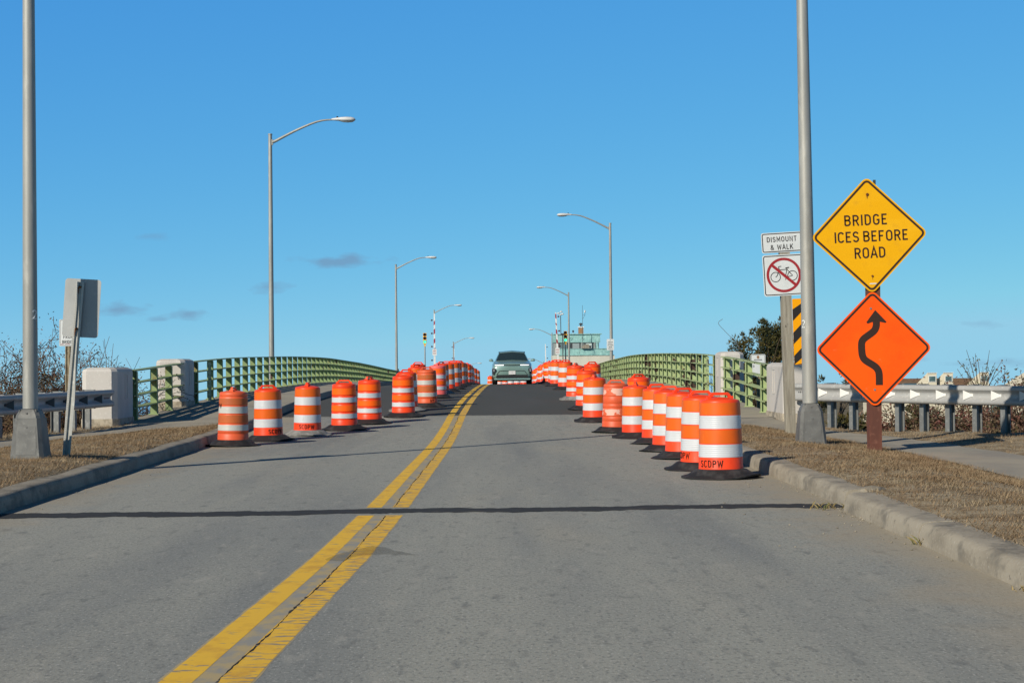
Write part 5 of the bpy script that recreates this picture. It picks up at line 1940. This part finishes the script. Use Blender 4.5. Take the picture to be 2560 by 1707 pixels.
m_.build('stems', MT['twig'], t, smooth=0)
leaves(tips, rg, 2, .035, .03).build('foliage', MT['leaf'], t, smooth=0)
RG = 'russet bushes under the right guardrail'
for i, (x, y, z, h, w, lab) in enumerate(((10.9, 36.5, -1.6, 2.2, 1.3, 'russet twiggy bush under the guardrail just right of the brown post'), (12.3, 35.5, -1.7, 2.3, 1.3, 'russet twiggy bush under the middle of the right guardrail'),
                                          (13.6, 34.0, -2.1, 2.2, 1.3, 'green and russet bush under the right end of the guardrail'), (9.7, 37.5, -1.6, 1.9, 1.1, 'greenish bush behind the guardrail left of the brown post'))):
    shrub('russet_bush', (x, y, z), h, w, 60, 3, lab, 'shrub', 80 + i, 'redleaf', 5, .04, .09, RG, spread=1.0, droop=.2, minr=.007)


# dry grass on the verges: far too many blades to count
def blades(name, fn, n, lo, hi, seed, label, m, lmin=.035, lmax=.095, up=.42):
    rs = np.random.RandomState(seed)
    pts = []
    tries = 0
    while len(pts) < n and tries < n * 6:
        tries += 1
        u = rs.rand()
        y = lo + (hi - lo) * u
        r_ = fn(y, rs)
        if r_ is None:
            continue
        pts.append((r_[0], y, r_[1]))
    p = np.array(pts)
    n = len(p)
    a = rs.rand(n) * 2 * np.pi
    L = lmin + (lmax - lmin) * rs.rand(n) ** 1.5
    tall = rs.rand(n) < .03
    L[tall] *= 1.9
    lean = 1.0 - up * rs.rand(n)
    d = np.stack([np.cos(a) * lean, np.sin(a) * lean, .25 + up * rs.rand(n)], 1)
    d /= np.linalg.norm(d, axis=1)[:, None]
    s = np.stack([-np.sin(a), np.cos(a), np.zeros(n)], 1) * (.0016 + .0022 * rs.rand(n))[:, None]
    v = np.empty((n * 3, 3))
    v[0::3] = p - s
    v[1::3] = p + s
    v[2::3] = p + d * L[:, None]
    me = bpy.data.meshes.new(name)
    me.vertices.add(n * 3)
    me.vertices.foreach_set('co', v.ravel())
    me.loops.add(n * 3)
    me.loops.foreach_set('vertex_index', np.arange(n * 3))
    me.polygons.add(n)
    me.polygons.foreach_set('loop_start', np.arange(n) * 3)
    me.materials.append(m)
    me.update(calc_edges=True)
    me.validate()
    o = bpy.data.objects.new(name, me)
    COL.objects.link(o)
    return tag(o, label, 'grass', kind='stuff')


def patchy(x, y):
    return .5 + .5 * math.sin(x * 3.1 + 1.7 * math.sin(y * .9)) * math.sin(y * 1.7 + x)


def fr_right(y, rs):
    a, b = kerb_r(y) + .22, WR_IN(y) + .06
    if b - a < .1:
        return None
    f = rs.rand()
    x = a + (b - a) * f
    if rs.rand() > .12 + 1.0 * patchy(x, y) * (0.3 + .7 * f) + (.35 if f > .7 else 0):
        return None
    return x, ground_r(x, y)


def fr_right2(y, rs):
    a, b = WR_OUT(y) - .05, guard_r(y) + 2.2
    if y > 32.5:
        return None
    x = a + (b - a) * rs.rand()
    return x, ground_r(x, y)


def fr_left(y, rs):
    a, b = kerb_l(y) - .24, WL_IN(y) - .06
    if a - b < .1:
        return None
    x = a + (b - a) * rs.rand()
    return x, ground_l(x, y)


def fr_left2(y, rs):
    a, b = WL_OUT(y) + .05, guard_l(y) - 2.2
    x = a + (b - a) * rs.rand()
    return x, ground_l(x, y)


blades('dry_grass', fr_right, 105000, 7.5, 33.5, 1, 'dry matted straw coloured grass on the right verge', MT['grass'])
blades('dry_grass', fr_right2, 26000, 16, 32.4, 2, 'dry brown grass under the right guardrail', MT['grass'], .03, .09, .6)
blades('dry_grass', fr_left, 62000, 14, 34, 3, 'dry brown grass on the left verge beside the kerb', MT['grass'], .035, .095, .5)
blades('dry_grass', fr_left2, 9000, 20, 34, 4, 'dry grass under the left guardrail', MT['grass'], .05, .13, .7)
# small weeds rooted at kerb joints
for i, (x, y, lab) in enumerate(((3.27, 12.62, 'tuft of grass growing from the kerb joint in the right foreground'), (3.26, 10.05, 'flat green weed at the foot of the near right kerb joint'),
                                 (3.18, 15.75, 'green and straw weeds where the dark patch strip meets the kerb'), (4.75, 12.0, 'dark green weed in the sandy right verge'))):
    rg = random.Random(90 + i)
    m_ = MB()
    for k in range(26):
        a = rg.uniform(0, 6.28)
        L = rg.uniform(.03, .13) if i != 1 else rg.uniform(.02, .06)
        c = Vector((rg.gauss(0, .03 + .06 * (i >= 2)), rg.gauss(0, .03 + .04 * (i >= 2)), 0))
        d = Vector((math.cos(a) * .6, math.sin(a) * .6, .8)).normalized()
        s = Vector((-math.sin(a), math.cos(a), 0)) * .006
        m_.add([c - s, c + s, c + d * L * .6 + s * .8, c + d * L + Vector((math.cos(a), math.sin(a), -.3)) * L * .2, c + d * L * .6 - s * .8], [(0, 1, 2, 3, 4)])
    z = (ground_r(x, y) if x > 3.5 else road_z(y)) - .005
    tag(m_.build('weed', MT['green_weed'], loc=(x, y, z), smooth=0), lab, 'weed', 'weeds along the right kerb')
